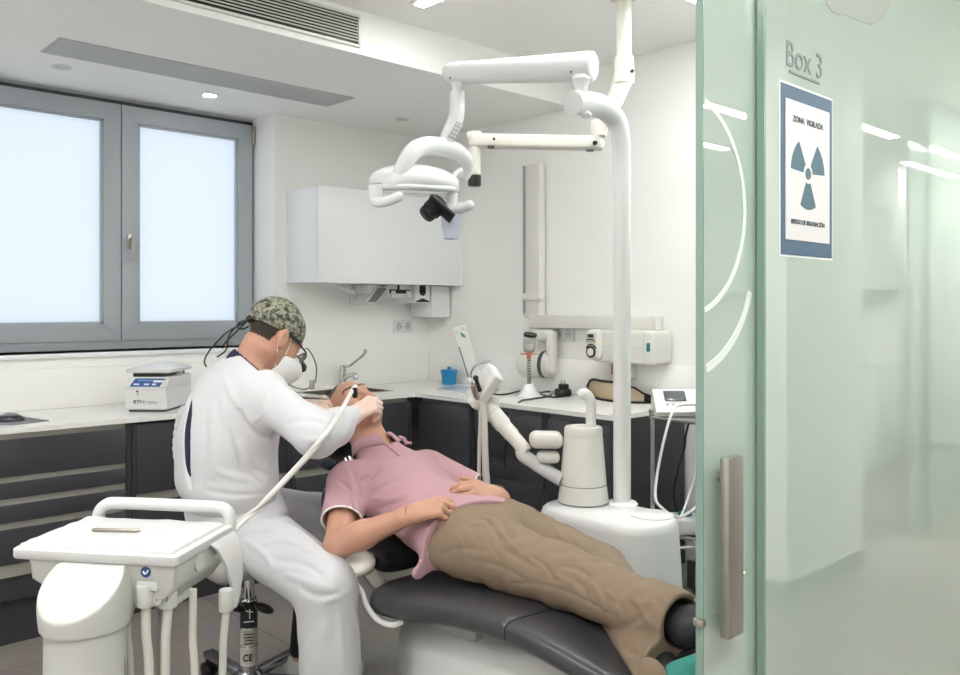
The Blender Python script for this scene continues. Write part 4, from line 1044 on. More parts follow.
# ---------- ceiling mounted arm behind the lamp
M_CR = mat('cream_enamel', (208, 206, 197), .3)
t = thing('ceiling_boom', 'cream ceiling-mounted arm with a vertical tube and black tip behind the operating lamp', 'arm', W(624, 0, 3.6))
cp = W(624, 60, 3.6)
MB().lathe([(.032, 0), (.032, ZC-cp.z-.02)], cp).build('ceiling_column', M_CR, t)
MB().cyl((cp.x, cp.y, ZC-.006), (cp.x, cp.y, ZC-.001), .06, bev=.002).build('ceiling_plate', M_CR, t)
co_ = MB().lathe([(.040, .012), (.042, 0), (.043, -.060), (.044, -.062), (.044, -.1), (.04, -.105)], cp).build('collar', M_CR, t)
MB().cyl(W(631.5, 71, 3.56), W(632.5, 71, 3.555), .008).build('screw', M_BLACK, co_)
lk = [W(625, 72, 3.6), W(620, 88, 3.6), W(611, 108, 3.6), W(601, 128, 3.61), W(599, 136, 3.61)]
MB().tube(spline(lk, 6), [.05]*6+[.046]*6+[.04]*6+[.036]*7, 16, flat=.6).build('link', M_CR, t)
MB().cyl(W(598, 120, 3.62), W(598, 146, 3.62), .030, bev=.006).build('elbow_joint', M_CR, t)
ha0, ha1 = W(604, 143.5, 3.62), W(468, 141, 3.68)
dn = (ha1-ha0).normalized(); ln = (ha1-ha0).length
arm_ = MB().obox(ha0.lerp(ha1, .5), dn, fd_, dn.cross(fd_), (ln, .06, .062), .016, 4).build('horizontal_arm', M_CR, t)
for px in (595, 494): MB().cyl(W(px, 143 if px > 550 else 139, 3.6), W(px, 143 if px > 550 else 139, 3.58), .010 if px > 550 else .006).build('screw', M_BLACK, arm_)
MB().obox(W(491, 147, 3.63), dn, fd_, V((0, 0, 1)), (.03, .02, .012), .003).obox(W(590, 150.5, 3.6), dn, fd_, V((0, 0, 1)), (.03, .02, .008), .002).build('underside_catch', mat('catch_dark', (70, 70, 66), .4), arm_)
vt = W(476.5, 138, 3.68); vb2 = W(474.5, 186, 3.68)
MB().lathe([(.033, .0), (.035, .006), (.035, .034), (.03, .042), (.001, .043)], W(474.5, 142, 3.68), (0, 0, 1)).build('arm_head', M_CR, t)
MB().lathe([(.028, 0), (.028, (175-142)*3.68/F)], W(474.5, 175, 3.68)).build('drop_tube', M_CR, t)
MB().lathe([(.022, -.002), (.027, .0), (.029, .006), (.029, .045)], W(474.5, 186, 3.68)).build('black_tip', M_BLACK, t)
# ---------- instrument cart in the foreground
M_CART = mat('cart_white', (200, 201, 197), .3)
M_TRAY = mat('tray_white', (214, 215, 215), .3)
tc_ = V((.79, 2.12, 0)); ta = V((.611, -.792, 0)).normalized(); tb = V((.792, .611, 0)).normalized(); tb = (tb-tb.dot(ta)*ta).normalized(); zt = .824
def T(a, b, z): return V((tc_.x, tc_.y, 0))+ta*a+tb*b+V((0, 0, z))
t = thing('instrument_cart', 'white dental instrument cart with a flat tray, bar handle and thick column, nearest the viewer', 'instrument cart', (.66, 2.02, 0))
def ringsq(a0, a1, b0, b1, z, r=.012, n=5):
    out = []
    for (ca_, cb_, s) in ((a0+r, b0+r, PI), (a1-r, b0+r, 1.5*PI), (a1-r, b1-r, 0), (a0+r, b1-r, .5*PI)):
        for i in range(n+1):
            a = s+PI/2*i/n; out.append(T(ca_+r*math.cos(a), cb_+r*math.sin(a), z))
    return out
b = MB().ringmesh([ringsq(-.203, .208, -.14, .145, zt-.026), ringsq(-.206, .211, -.143, .147, zt-.022), ringsq(-.206, .211, -.143, .147, zt-.004), ringsq(-.201, .206, -.138, .142, zt), ringsq(-.190, .195, -.127, .131, zt), ringsq(-.188, .193, -.125, .129, zt-.004)])
tro = b.build('tray', M_TRAY, t)
Ft = Field((tc_.x-.36, tc_.y-.36, zt-.03), (tc_.x+.36, tc_.y+.36, zt+.03), .006)
Rt = Matrix((ta, tb, V((0, 0, 1)))).transposed()
Ft.add(boxd(T(.0, .0, zt-.0005), (.196, .133, .0085), Rt, .005), 0); Ft.wrinkle(.0016, 55, (.4, 1, .1), 2); Ft.wrinkle(.001, 90, (1, .3, .2), 4)
Ft.build('tray_paper', M_TRAY, tro)
hn_ = [T(-.175, .150, zt-.02), T(-.175, .152, zt+.012), T(-.155, .154, zt+.034), T(-.11, .155, zt+.040), T(.13, .155, zt+.040), T(.18, .154, zt+.036), T(.197, .152, zt+.016), T(.197, .150, zt-.02)]
MB().tube(spline(hn_, 6), .0165, 14).build('bar_handle', M_TRAY, t)
# body under the tray
b = MB().ringmesh([ringsq(-.10, .12, -.10, .10, .692), ringsq(-.13, .165, -.122, .13, .702), ringsq(-.145, .19, -.124, .134, .735), ringsq(-.166, .198, -.130, .138, .75), ringsq(-.172, .203, -.134, .140, zt-.024)])
bd_ = b.build('cart_body', M_CART, t)
fz = -tb
def cfp(a, z, o=.0): return T(a, -.133-o, z)
lb = T(.02, -.1465, .797)
b0_ = T(.130, -.1325, .781)
MB().cyl(b0_+tb*.003, b0_-tb*.0015, .0125).build('blue_label', mat('label_navy', (36, 74, 130), .4), bd_)
MB().tube(spline([b0_-tb*.002+ta*-.006+V((0, 0, .002)), b0_-tb*.002+ta*-.002+V((0, 0, -.004)), b0_-tb*.002+ta*.004+V((0, 0, .0)), b0_-tb*.002+ta*.006+V((0, 0, .005))], 4), .0022, 6).build('label_symbol', M_LAC, bd_)
MB().obox(T(.131, -.1290, .748), ta, V((0, 0, 1)), -tb, (.05, .022, .004), .0018, 3).build('oval_badge', M_GREY, bd_)
text('▮▮B▮▮', .011, T(.158, -.1225, .718), ta, (0, 0, 1), mat('small_print_dark', (96, 98, 100), .5), bd_, 'small_print', sx=.9)
# side wing
wg = []
for (a, b0w, b1w, z) in ((.203, .0, .148, zt-.005), (.222, .035, .150, .79), (.233, .06, .15, .745), (.236, .085, .146, .69), (.232, .105, .14, .645), (.226, .115, .135, .615)):
    wg.append([T(a, b0w, z), T(a, b1w, z), T(a-.008, b1w, z), T(a-.008, b0w, z)])
MB().ringmesh([[p for p in r] for r in wg]).build('side_wing', M_TRAY, t, ang=60)
MB().lathe([(.022, 0), (.022, .004), (.001, .0045)], T(.2, -.02, .775), ta).build('round_cover', M_CART, bd_)
MB().obox(T(.14, -.03, .690), ta, tb, (0, 0, 1), (.05, .10, .022), .006, 3).build('underside_clip', M_CART, bd_)
# column with hooded elbow
cx_, cy_ = .659, 2.016
n = 40
def ring_c(r, zf, dx=0, dy=0): return [V((cx_+dx+r*math.cos(2*PI*j/n), cy_+dy+r*math.sin(2*PI*j/n), zf(math.cos(2*PI*j/n-math.atan2(tb.y, tb.x))) if callable(zf) else zf)) for j in range(n)]
MB().ringmesh([ring_c(.088, .04), ring_c(.0875, .4), ring_c(.0865, .668)]).build('column', M_CART, t)
Fh = Field((cx_-.16, cy_-.16, .60), (cx_+.32, cy_+.32, .83), .004)
cq = V((cx_, cy_, 0))
Fh.add(segd(cq+V((0, 0, .67)), cq+V((0, 0, .76)), .092), 0).add(segd(cq+V((0, 0, .715)), cq+tb*.16+V((0, 0, .725)), .080, .07), .05)
Fh.cut((0, 0, .664), (0, 0, -1), ); Fh.cut((0, 0, zt-.028), (0, 0, 1))
Fh.cut(cq-tb*.03+V((0, 0, .757)), -tb*.62+V((0, 0, .78)))
Fh.build('column_hood', M_CART, t)
MB().obox((cx_+.02, cy_+.02, .03), ta, tb, (0, 0, 1), (.46, .44, .06), .02, 3).build('cart_foot', M_CART, t)
# hoses under the body
hs = [(118, 600, 1.93, 124, 690, .008), (128, 600, 1.98, 132, 690, .007), (146, 600, 1.95, 150, 690, .011), (162, 600, 2.05, 160, 690, .008), (168, 601, 1.97, 164, 690, .011), (193, 603, 2.0, 195, 690, .009), (226, 605, 2.05, 221, 690, .009)]
for i, (x0, y0, d, x1, y1, r) in enumerate(hs):
    pp = spline([W(x0, y0-14, d), W(x0, y0+6, d), W((x0*2+x1)/3-1, y0+35, d), W((x0+2*x1)/3, y0+62, d), W(x1, y1+40, d)], 5)
    ho = MB().tube(pp, r, 10).build('hose', M_HOSE if i not in (0, 3) else mat('darker_hose', (150, 147, 140), .45), t)
    if i in (2, 4, 6): MB().cyl(W(x0, y0-16, d), W(x0, y0+6, d), r*1.9, bev=.003).build('hose_ferrule', M_CART, ho)
# probe lying on the tray
pa_, pb_ = onZ(92, 531.5, zt+.009), onZ(141, 532.5, zt+.009)
dl = (pb_-pa_).normalized(); L2 = (pb_-pa_).length
b = MB().lathe([(.002, 0), (.0045, .004), (.0045, L2-.012), (.003, L2-.006), (.0008, L2)], pa_+V((0, 0, .0045)), dl, 12)
tag(b.build('hand_instrument', mat('dull_steel', (168, 160, 150), .35, metal=1.0)), 'slim metal hand instrument lying on the white cart tray', 'instrument')
# ---------- dentist's stool
sx_, sy_ = 1.44, 2.73
t = thing('saddle_stool', 'grey wheeled stool with a chrome column under the dentist', 'stool', (sx_, sy_, 0))
Fs = Field((sx_-.3, sy_-.32, .42), (sx_+.3, sy_+.32, .66), .007)
Fs.add(boxd((sx_-.01, sy_, .525), (.20, .20, .035), None, .034), 0); Fs.sub(elld((sx_+.02, sy_, .60), (.25, .10, .05)), .03)
Fs.build('seat', mat('stool_grey', (150, 149, 143), .45), t)
MB().obox((sx_-.0, sy_, .47), (1, 0, 0), (0, 1, 0), (0, 0, 1), (.26, .14, .045), .015).build('seat_bracket', M_BLACK, t)
MB().lathe([(.020, .28), (.020, .47)], (sx_, sy_, 0)).build('piston', M_CHROME, t)
co2 = MB().lathe([(.030, .09), (.030, .36), (.027, .365)], (sx_, sy_, 0)).build('column', M_CHROME, t)
dcam = V((sx_, sy_, 0)).normalized(); dr_ = V((dcam.y, -dcam.x, 0))
def sticker(z0, z1, m, name, th=1.35, r=.0304):
    b = MB(); rings = []
    base = math.atan2(-dcam.y, -dcam.x)
    for z in (z0, z1):
        rings.append([V((sx_+r*math.cos(base+a), sy_+r*math.sin(base+a), z)) for a in np.linspace(-th, th, 18)]+[V((sx_+(r-.0008)*math.cos(base+a), sy_+(r-.0008)*math.sin(base+a), z)) for a in np.linspace(th, -th, 18)])
    return b.ringmesh(rings).build(name, m, co2)
sticker(.268, .358, M_BLACK, 'black_sticker')
sticker(.205, .262, mat('silver_sticker', (188, 186, 178), .4), 'data_sticker')
sticker(.135, .198, MATS['silver_sticker'], 'mark_sticker')
fc = V((sx_, sy_, 0))-dcam*.0316
text('CE', .034, fc+V((0, 0, .165))-dr_*.004, dr_, (0, 0, 1), M_BLACK, co2, 'ce_mark', ext=.001, sx=.8, bold=.0006)
for k_ in range(4): MB().obox(fc+V((0, 0, .215+.011*k_)), dr_, dcam, (0, 0, 1), (.034-.004*(k_ % 2), .002, .003)).build('print_line', M_BLACK, co2)
MB().tube([fc+V((0, 0, .302))-dr_*-.003, fc+V((0, 0, .335))-dr_*-.003], .0022, 6).tube(spline([fc+V((0, 0, .345))-dr_*.016, fc+V((0, 0, .330))-dr_*.008, fc+V((0, 0, .325))+dr_*.014], 4), .0022, 6).build('white_mark', M_LAC, co2)
MB().obox(fc+V((0, 0, .292)), dr_, dcam, (0, 0, 1), (.036, .002, .003)).build('white_bar', M_LAC, co2)
M_ARM = mat('polished_alu', (150, 152, 156), .25, metal=.9)
for i in range(5):
    a = math.radians(20+72*i)
    dv = V((math.cos(a), math.sin(a), 0)); e_ = V((sx_, sy_, 0))+dv*.29
    ob = MB().obox(V((sx_, sy_, .09))+dv*.155+V((0, 0, -.004)), dv, V((-dv.y, dv.x, 0)), (0, 0, 1), (.29, .045, .026), .009, 3).build('base_arm', M_ARM, t)
    w1 = V((-dv.y, dv.x, 0))
    MB().cyl(e_+w1*.006+V((0, 0, .029)), e_+w1*.024+V((0, 0, .029)), .0285, bev=.004).cyl(e_-w1*.024+V((0, 0, .029)), e_-w1*.006+V((0, 0, .029)), .0285, bev=.004).cyl(e_+V((0, 0, .045)), e_+V((0, 0, .085)), .012).obox(e_+V((0, 0, .05)), dv, w1, (0, 0, 1), (.04, .014, .03), .005).build('caster', M_BLACK, ob)
MB().lathe([(.05, .07), (.05, .1), (.035, .115), (.031, .115)], (sx_, sy_, 0)).build('hub', M_ARM, t)
for px, py in ((264, 616), (236, 615)):
    c_ = W(px, py-8, 2.9)
    MB().ell(c_, (.038, .030, .016), Matrix.Rotation(.5, 3, 'Y')).build('lever', M_BLACK, t)
# ---------- people
M_SKIN = mat('skin', (196, 148, 126), .5, noise=.08, nscale=18, bump=.06, bscale=160, sss=.08)
M_SKIN2 = mat('skin_warm', (198, 150, 127), .5, noise=.08, nscale=18, bump=.06, bscale=160, sss=.08)
M_LIP = mat('lips', (176, 104, 94), .45)
M_HAIR = mat('dark_hair', (58, 46, 40), .7, noise=.3, nscale=90, bump=.4, bscale=300)
M_HAIRG = mat('greying_hair', (92, 76, 66), .7, noise=.3, nscale=90, bump=.4, bscale=300)
M_STUB = mat('stubble_skin', (178, 134, 114), .6, noise=.25, nscale=140)
M_GLOVE = mat('latex_glove', (232, 204, 190), .45, noise=.06, nscale=30)
M_EYE = mat('eyelid', (188, 130, 108), .5)
M_PINK = mat('pink_pique', (192, 152, 160), .85, noise=.10, nscale=260, bump=.18, bscale=420)
M_KHAKI = mat('khaki_twill', (138, 119, 99), .85, noise=.05, nscale=20, bump=.12, bscale=500)
M_SCRUB = mat('white_scrub', (214, 214, 218), .8, bump=.05, bscale=320)
M_WHT_TRIM = mat('white_trim', (240, 238, 238), .8)
def frame3(Fw, Up):
    f = V(Fw).normalized(); u = V(Up); u = (u-u.dot(f)*f).normalized(); r = f.cross(u)
    return r, f, u
def head(Fd, c, r, f, u, k=1.0, turnk=0):
    R = Matrix((r, f, u)).transposed()
    L = lambda x, y, z: V(c)+(r*x+f*y+u*z)*k
    Fd.add(elld(L(0, -.012, .032), (.077*k, .096*k, .088*k), R), .0)
    Fd.add(elld(L(0, .028, -.035), (.063*k, .070*k, .085*k), R), .03)
    for s in (-1, 1):
        Fd.add(segd(L(.055*s, -.01, -.055), L(.022*s, .072, -.098), .020*k, .020*k), .03)     # jaw
        Fd.add(elld(L(.045*s, .065, -.022), (.022*k, .020*k, .018*k), R), .02)                 # cheek bone
    Fd.add(elld(L(0, .078, -.100), (.024*k, .020*k, .018*k), R), .02)
    Fd.add(segd(L(-.036, .080, .028), L(.036, .080, .028), .013*k), .016)
    for s in (-1, 1): Fd.sub(elld(L(.032*s, .104, .006), (.021*k, .018*k, .013*k), R), .014)
    for s in (-1, 1): Fd.add(elld(L(.032*s, .079, .005), (.0145*k, .0125*k, .011*k), R), .004)
    Fd.add(segd(L(0, .092, .012), L(0, .116, -.034), .0075*k, .0125*k), .012)
    for s in (-1, 1): Fd.add(elld(L(.013*s, .104, -.038), (.0085*k, .010*k, .008*k), R), .006)
    Fd.add(elld(L(0, .094, -.061), (.024*k, .011*k, .006*k), R), .006)
    Fd.add(elld(L(0, .093, -.072), (.021*k, .011*k, .007*k), R), .006)
    Fd.sub(segd(L(-.022, .103, -.0665), L(.022, .103, -.0665), .0022*k), .004)
    for s in (-1, 1):
        Re = Matrix((r, f, u)).transposed() @ Matrix.Rotation(.25, 3, 'X')
        Fd.add(elld(L(.084*s, -.012, -.003), (.013*k, .021*k, .034*k), Re), .005)
        Fd.sub(elld(L(.097*s, -.006, .001), (.009*k, .011*k, .020*k), Re), .005)
        Fd.add(elld(L(.083*s, -.002, -.030), (.008*k, .009*k, .009*k), Re), .006)
    return L
def hand(Fd, w, y, n, side, curls, th=(.75, .55, -.35), k=1.0, spread=.06):
    """curls: four (mcp, pip, dip) in degrees, index first; side +1 right hand, -1 left hand"""
    w = V(w); y = V(y).normalized(); n = V(n); n = (n-n.dot(y)*y).normalized(); x = n.cross(y)*side
    L = lambda a, b, c: w+(x*a+y*b+n*c)*k
    kx = (.029, .009, -.012, -.031); ky = (.088, .092, .086, .076)
    Fd.add(segd(L(.004, -.03, 0), L(.002, .012, 0), .021*k, .022*k, x, 1.35), .02)
    for i in range(4):
        Fd.add(segd(L(kx[i]*.55, .008, 0), L(kx[i], ky[i], 0), .0145*k, .0112*k), .014)
    ln = ((.042, .026, .021), (.046, .030, .022), (.042, .027, .021), (.033, .021, .019)); rr = (.0092, .0094, .0088, .0078)
    for i in range(4):
        p = L(kx[i], ky[i], 0); a = 0; dx = x*((.5-i/3)*spread*2)
        for j in range(3):
            a += math.radians(curls[i][j]); d = ((y+dx*(math.cos(a)))*math.cos(a)-n*math.sin(a)).normalized()
            q = p+d*ln[i][j]*k
            Fd.add(segd(p, q, rr[i]*k*(1-.07*j), rr[i]*k*(.93-.07*j)), .0045 if j else .008)
            if j < 2: Fd.add(elld(q+n*.0008*k, (rr[i]*k*1.0,)*3), .004)
            p = q
    b = L(.016, .018, -.006); m = L(.040, .050, -.014); d = (x*th[0]+y*th[1]+n*th[2]).normalized()
    Fd.add(segd(b, m, .016*k, .0125*k), .014)
    q = m+d*.034*k; Fd.add(segd(m, q, .0112*k, .0102*k), .006)
    d2 = (d+y*.35-x*.25).normalized(); Fd.add(segd(q, q+d2*.027*k, .0102*k, .0086*k), .004)
    return L
def pillow_r(c): return c
# ===== patient
pp_ = thing('person', 'patient lying on the dental chair in a pink polo shirt and khaki trousers', 'person', (AXX, 1.9, .5))
PX = AXX
hcP = W(354, 409, 3.18)
rP, fP, uP = frame3((-.20, -.62, .76), (-.10, .76, .64))
def torsoP(inf):
    return [(elld((PX, 1.985, .655), (.170+inf, .145+inf, .105+inf)), .0), (elld((PX, 2.13, .678), (.165+inf, .19+inf, .112+inf)), .05),
            (elld((PX+.0, 2.36, .735), (.178+inf, .17+inf, .112+inf), Matrix.Rotation(.25, 3, 'X')), .06), (segd((PX-.15, 2.455, .775), (PX+.15, 2.455, .775), .068+inf), .05)]
shR, shL = V((PX-.185, 2.45, .775)), V((PX+.19, 2.45, .775))
elR = W(338, 545, 2.70); wrR = W(413, 514, 2.60); elL = V((PX+.335, 2.235, .665)); wrL = W(496, 496, 2.76)
def armR(inf, Fd, k=.03, full=True):
    Fd.add(segd(shR, elR, .054+inf, .043+inf), k)
    if full: Fd.add(segd(elR, elR.lerp(wrR, .35), .043+inf, .044+inf), .02); Fd.add(segd(elR.lerp(wrR, .3), wrR, .044+inf, .027+inf), .02)
def armL(inf, Fd, k=.03, full=True):
    Fd.add(segd(shL, elL, .054+inf, .042+inf), k)
    if full: Fd.add(segd(elL, elL.lerp(wrL, .4), .042+inf, .041+inf), .02); Fd.add(segd(elL.lerp(wrL, .35), wrL, .041+inf, .027+inf), .02)
hipR, kneR, ankR = V((PX-.085, 1.96, .655)), W(566, 577, 2.38), W(673, 620, 2.04)
hipL, kneL, ankL = V((PX+.09, 1.96, .655)), W(600, 572, 2.56), W(666, 672, 1.97)
def legsP(inf, Fd, k=.03, th=(.092, .066, .046)):
    a, b, c = (x+inf for x in th)
    Fd.add(segd(hipR, kneR, a, b), k); Fd.add(segd(kneR, ankR, b, c), .03)
    Fd.add(segd(hipL, kneL, a, b), k); Fd.add(segd(kneL, ankL, b, c), .012)
B = Field((1.42, .96, .44), (2.30, 2.86, 1.18), .005)
for p, k in torsoP(-.006): B.add(p, k)
B.add(segd((PX, 2.48, .80), hcP-uP*.05-fP*.02, .060, .056), .05)
B.add(segd((PX, 2.46, .78), hcP-uP*.04-fP*.03, .070, .05), .04)
LP = head(B, hcP, rP, fP, uP, 1.0)
armR(0, B); armL(0, B); legsP(-.008, B)
yR = (W(447, 503, 2.60)-wrR); nR = V((-.45, -.35, .82))
hand(B, wrR, yR, nR, 1, ((48, 60, 40), (52, 62, 40), (56, 64, 42), (60, 66, 42)), th=(.30, .85, -.45))
yL = (W(471, 488, 2.70)-wrL); nL = V((-.25, -.62, .74))
hand(B, wrL, yL, nL, -1, ((38, 32, 20), (40, 34, 20), (44, 36, 22), (46, 40, 24)), th=(.55, .75, -.35))
B.add(segd(LP(.01, .09, -.058), LP(.0, .105, -.066), .004), .004)
# mouth held open, feet
ftR = V((.12, -.80, .58)).normalized(); ftL = V((.05, -.80, .50)).normalized()
for an, kn, ft in ((ankR, kneR, ftR), (ankL, kneL, ftL)):
    dv = (an-kn).normalized(); hl = an+dv*.05; B.add(segd(an, hl, .036, .036), .02); B.add(segd(hl, hl+ft*.15, .030, .026), .02)
bx_ = lambda c, L0: c
def pickP(cn):
    c = cn-arr(hcP); x = c@arr(rP); y = c@arr(fP); z = c@arr(uP)
    out = np.zeros(len(cn), dtype=int)
    near = (np.abs(x) < .12) & (np.abs(y) < .15) & (np.abs(z) < .15)
    out[near & (((x/.026)**2+((z+.067)/.011)**2) < 1) & (y > .088)] = 1
    hair = near & (((z > .085-.25*np.abs(x)) & (y < .05)) | ((y < -.03) & (z > -.04) & (np.abs(x) < .085)))
    out[hair] = 2
    brow = near & (np.abs(np.abs(x)-.033) < .019) & (np.abs(z-.031+.10*np.abs(np.abs(x)-.028)) < .0045) & (y > .07)
    out[brow] = 3
    out[(cn[:, 1] < 1.285) & (cn[:, 2] < .80)] = 4
    return out
body = B.build('body', [M_SKIN2, M_LIP, M_HAIRG, M_HAIRG, mat('black_sock', (30, 30, 32), .8)], pp_, pick=pickP)
# polo shirt
S = Field((1.44, 1.84, .46), (2.30, 2.62, 1.00), .005)
for p, k in torsoP(.010): S.add(p, k)
S.add(elld((PX-.01, 2.02, .668), (.190, .14, .116)), .05)
slR = shR.lerp(elR, .62); slL = shL.lerp(elL, .62)
S.add(segd(shR, slR, .072, .069), .035); S.add(segd(shL, slL, .070, .066), .03)
S.add(segd((PX, 2.46, .80), (PX, 2.57, .895), .088, .076), .05)
S.add(segd((PX-.185, 2.0, .60), (PX-.205, 2.04, .565), .025, .02), .05)
for pts, w, a in (([(338, 480), (352, 492), (356, 515)], .010, -.008), ([(351, 470), (358, 485), (362, 505)], .010, -.006), ([(358, 483), (368, 478), (380, 470)], .011, -.006), ([(362, 500), (378, 490), (398, 480)], .012, -.005), ([(360, 512), (380, 508), (405, 500)], .010, -.005), ([(365, 522), (390, 518), (415, 508)], .010, .005),
                  ([(322, 500), (335, 497), (350, 503)], .010, .003), ([(345, 462), (350, 478), (354, 498)], .012, .006), ([(405, 470), (425, 468), (440, 475)], .02, .003), ([(402, 555), (415, 540), (435, 528)], .009, -.005), ([(400, 570), (412, 556), (430, 540)], .008, .005), ([(408, 575), (418, 560), (436, 542)], .007, -.004), ([(362, 495), (390, 499), (420, 488)], .010, .004), ([(430, 455), (437, 462), (445, 470)], .010, -.005)):
    S.fold(pts, w*.8, a*1.3)
S.wrinkle(.0022, 42, (.3, .8, .3), 7)
# neck opening, cuffs and hem
nk = (hcP-V((PX, 2.48, .80))).normalized()
S.cut(V((PX, 2.555, .880)), nk)
S.sub(segd((PX, 2.47, .83), hcP-fP*.02, .066, .066), .006)
dR = (elR-shR).normalized(); dL = (elL-shL).normalized()
S.cutbox(slR-V((.12, .12, .14)), slR+V((.05, .10, .10)), slR, dR)
S.cutbox(slL-V((.06, .12, .14)), slL+V((.14, .10, .10)), slL, dL)
S.sub(segd(slR-dR*.02, elR, .060, .060), .004); S.sub(segd(slL-dL*.02, elL, .056, .056), .004)
S.cut((PX+.1, 1.915, .7), (-.30, -1, -.16))
so = S.build('polo_shirt', M_PINK, pp_)
def cuff(c, d, r, name, m, par, th=.0035, sq=1.0):
    e1 = d.orthogonal().normalized(); e2 = d.cross(e1)
    MB().tube([c+r*(math.cos(a)*e1+math.sin(a)*e2) for a in [2*PI*i/40 for i in range(40)]], th, 8, closed=True).build(name, m, par)
cuff(slR-dR*.001, dR, .0665, 'white_cuff_trim', M_WHT_TRIM, so); cuff(slL-dL*.001, dL, .0635, 'white_cuff_trim', M_WHT_TRIM, so)
# collar
cl = Field((PX-.2, 2.36, .72), (PX+.2, 2.68, 1.02), .004)
def ringpt(a, r=.078, up=0.0):
    e1 = V((1, 0, 0)); e2 = nk.cross(e1).normalized()
    return V((PX, 2.545, .872))+nk*up+(e1*math.cos(a)+e2*math.sin(a))*r
rings = []
NA = 44
for i in range(NA+1):
    a0 = math.radians(283+(614-283)*i/NA); e = min(i, NA-i)/NA
    fr = max(0, 1-e/.16)                      # 1 at the two points beside the throat
    pr = [(.068, .0), (.069, .014), (.071, .026-.012*fr), (.075, .029-.012*fr), (.080, .026-.012*fr), (.086+.004*fr, .008-.016*fr), (.092+.008*fr, -.010-.030*fr), (.089+.008*fr, -.013-.030*fr), (.082+.004*fr, .006-.014*fr), (.076, .016-.012*fr), (.073, .0)]
    rings.append([ringpt(a0, r, up) for r, up in pr])
MB().ringmesh(rings).build('collar', M_PINK, so, ang=70)
for q in ([(396, 440), (400, 437.5), (404, 439)], [(404, 439), (406, 443), (411, 443)]):
    P = [W(x, y, 3.12) for x, y in q]
    for a, b in zip(P[:-1], P[1:]): cl.add(segd(a, b, .0055), .01)
cl.build('collar_tip', M_PINK, so)
# placket
P = [S.hit(x, y) for x, y in ((386, 445), (392, 450), (399, 456))]; P = [p for p in P if p]
if len(P) > 1: MB().tube(spline(P, 4), .0035, 6).build('placket', mat('pink_dark_seam', (176, 120, 134), .85), so)
P = [S.hit(x, y) for x, y in ((412, 576), (420, 562), (432, 548), (448, 535), (470, 521), (495, 512), (518, 506))]; P = [p for p in P if p]
if len(P) > 1: MB().tube(spline(P, 5), .003, 6).build('hem_stitching', mat('pink_pale_trim', (232, 196, 204), .85), so)
# khaki trousers
T_ = Field((1.50, 1.04, .44), (2.14, 2.16, .86), .005)
T_.add(elld((PX, 1.985, .650), (.176, .145, .108)), 0); T_.add(elld((PX, 2.08, .66), (.165, .09, .10)), .03)
T_.add(elld((PX, 1.90, .665), (.168, .12, .098)), .03)
legsP(.012, T_, .035, (.096, .071, .058))
T_.add(segd(kneR.lerp(ankR, .75), ankR, .070, .074), .02); T_.add(segd(kneL.lerp(ankL, .7), ankL, .070, .074), .012)
T_.wrinkle(.0030, 46, (.5, -.7, .5), 11); T_.wrinkle(.004, 75, (.2, -.9, .4), 14, (1.5, 1.04, .44), (2.14, 1.30, .86)); T_.wrinkle(.004, 70, (.9, -.3, .2), 15, (1.7, 1.70, .44), (2.0, 1.98, .86)); T_.wrinkle(.0016, 70, (.3, .8, .5), 12)
for pts, w, a in (([(485, 518), (495, 530), (502, 545)], .011, -.010), ([(493, 517), (503, 527), (507, 538)], .008, .006), ([(478, 517), (490, 520), (500, 532)], .008, .006), ([(470, 523), (490, 528), (520, 545)], .013, .006), ([(440, 555), (460, 548), (490, 552)], .012, -.004), ([(498, 545), (515, 556), (540, 570)], .012, -.005), ([(432, 575), (455, 580), (485, 582)], .012, .004), ([(455, 530), (462, 545), (462, 565)], .010, .004), ([(575, 580), (585, 590), (590, 605)], .010, -.006), ([(590, 582), (600, 595), (606, 612)], .011, .006), ([(612, 598), (620, 606), (630, 622)], .010, -.006), ([(630, 598), (640, 604), (652, 600)], .010, .006), ([(625, 628), (640, 618), (655, 606)], .010, -.005), ([(640, 610), (650, 622), (664, 632)], .009, .006), ([(655, 596), (662, 606), (668, 618)], .009, -.006), ([(670, 603), (668, 615), (672, 632)], .008, .007), ([(545, 520), (560, 535), (575, 548)], .012, .004), ([(452, 590), (500, 583), (545, 585), (590, 602), (630, 625)], .005, -.005), ([(506, 520), (512, 532), (513, 548)], .007, -.008), ([(498, 522), (508, 540), (520, 552)], .007, .006), ([(560, 566), (575, 568), (592, 578)], .007, -.006), ([(556, 576), (570, 582), (582, 594)], .006, .006), ([(530, 556), (545, 566), (556, 582)], .008, -.005), ([(470, 560), (500, 566), (530, 582)], .010, -.004), ([(605, 590), (615, 598), (622, 610)], .006, .007), ([(600, 640), (620, 648), (640, 655)], .010, -.005), ([(610, 655), (630, 650), (650, 645)], .010, .005), ([(545, 592), (560, 586), (575, 583)], .012, .005)):
    T_.fold(pts, w*.75, a*1.15)
dAR = (ankR-kneR).normalized(); dAL = (ankL-kneL).normalized()
T_.cutbox(ankR-V((.12, .12, .10)), ankR+V((.12, .05, .12)), ankR+dAR*.03, dAR)
T_.sub(segd(ankR-dAR*.02, ankR+dAR*.06, .058), .004)
to = T_.build('trousers', M_KHAKI, pp_)
P = [T_.hit(x, y) for x, y in ((418, 578), (430, 566), (440, 556))]
P = [p for p in P if p]
if len(P) > 1: MB().tube(spline(P, 4), .002, 6).build('pocket_seam', mat('khaki_seam', (122, 104, 82), .85), to)
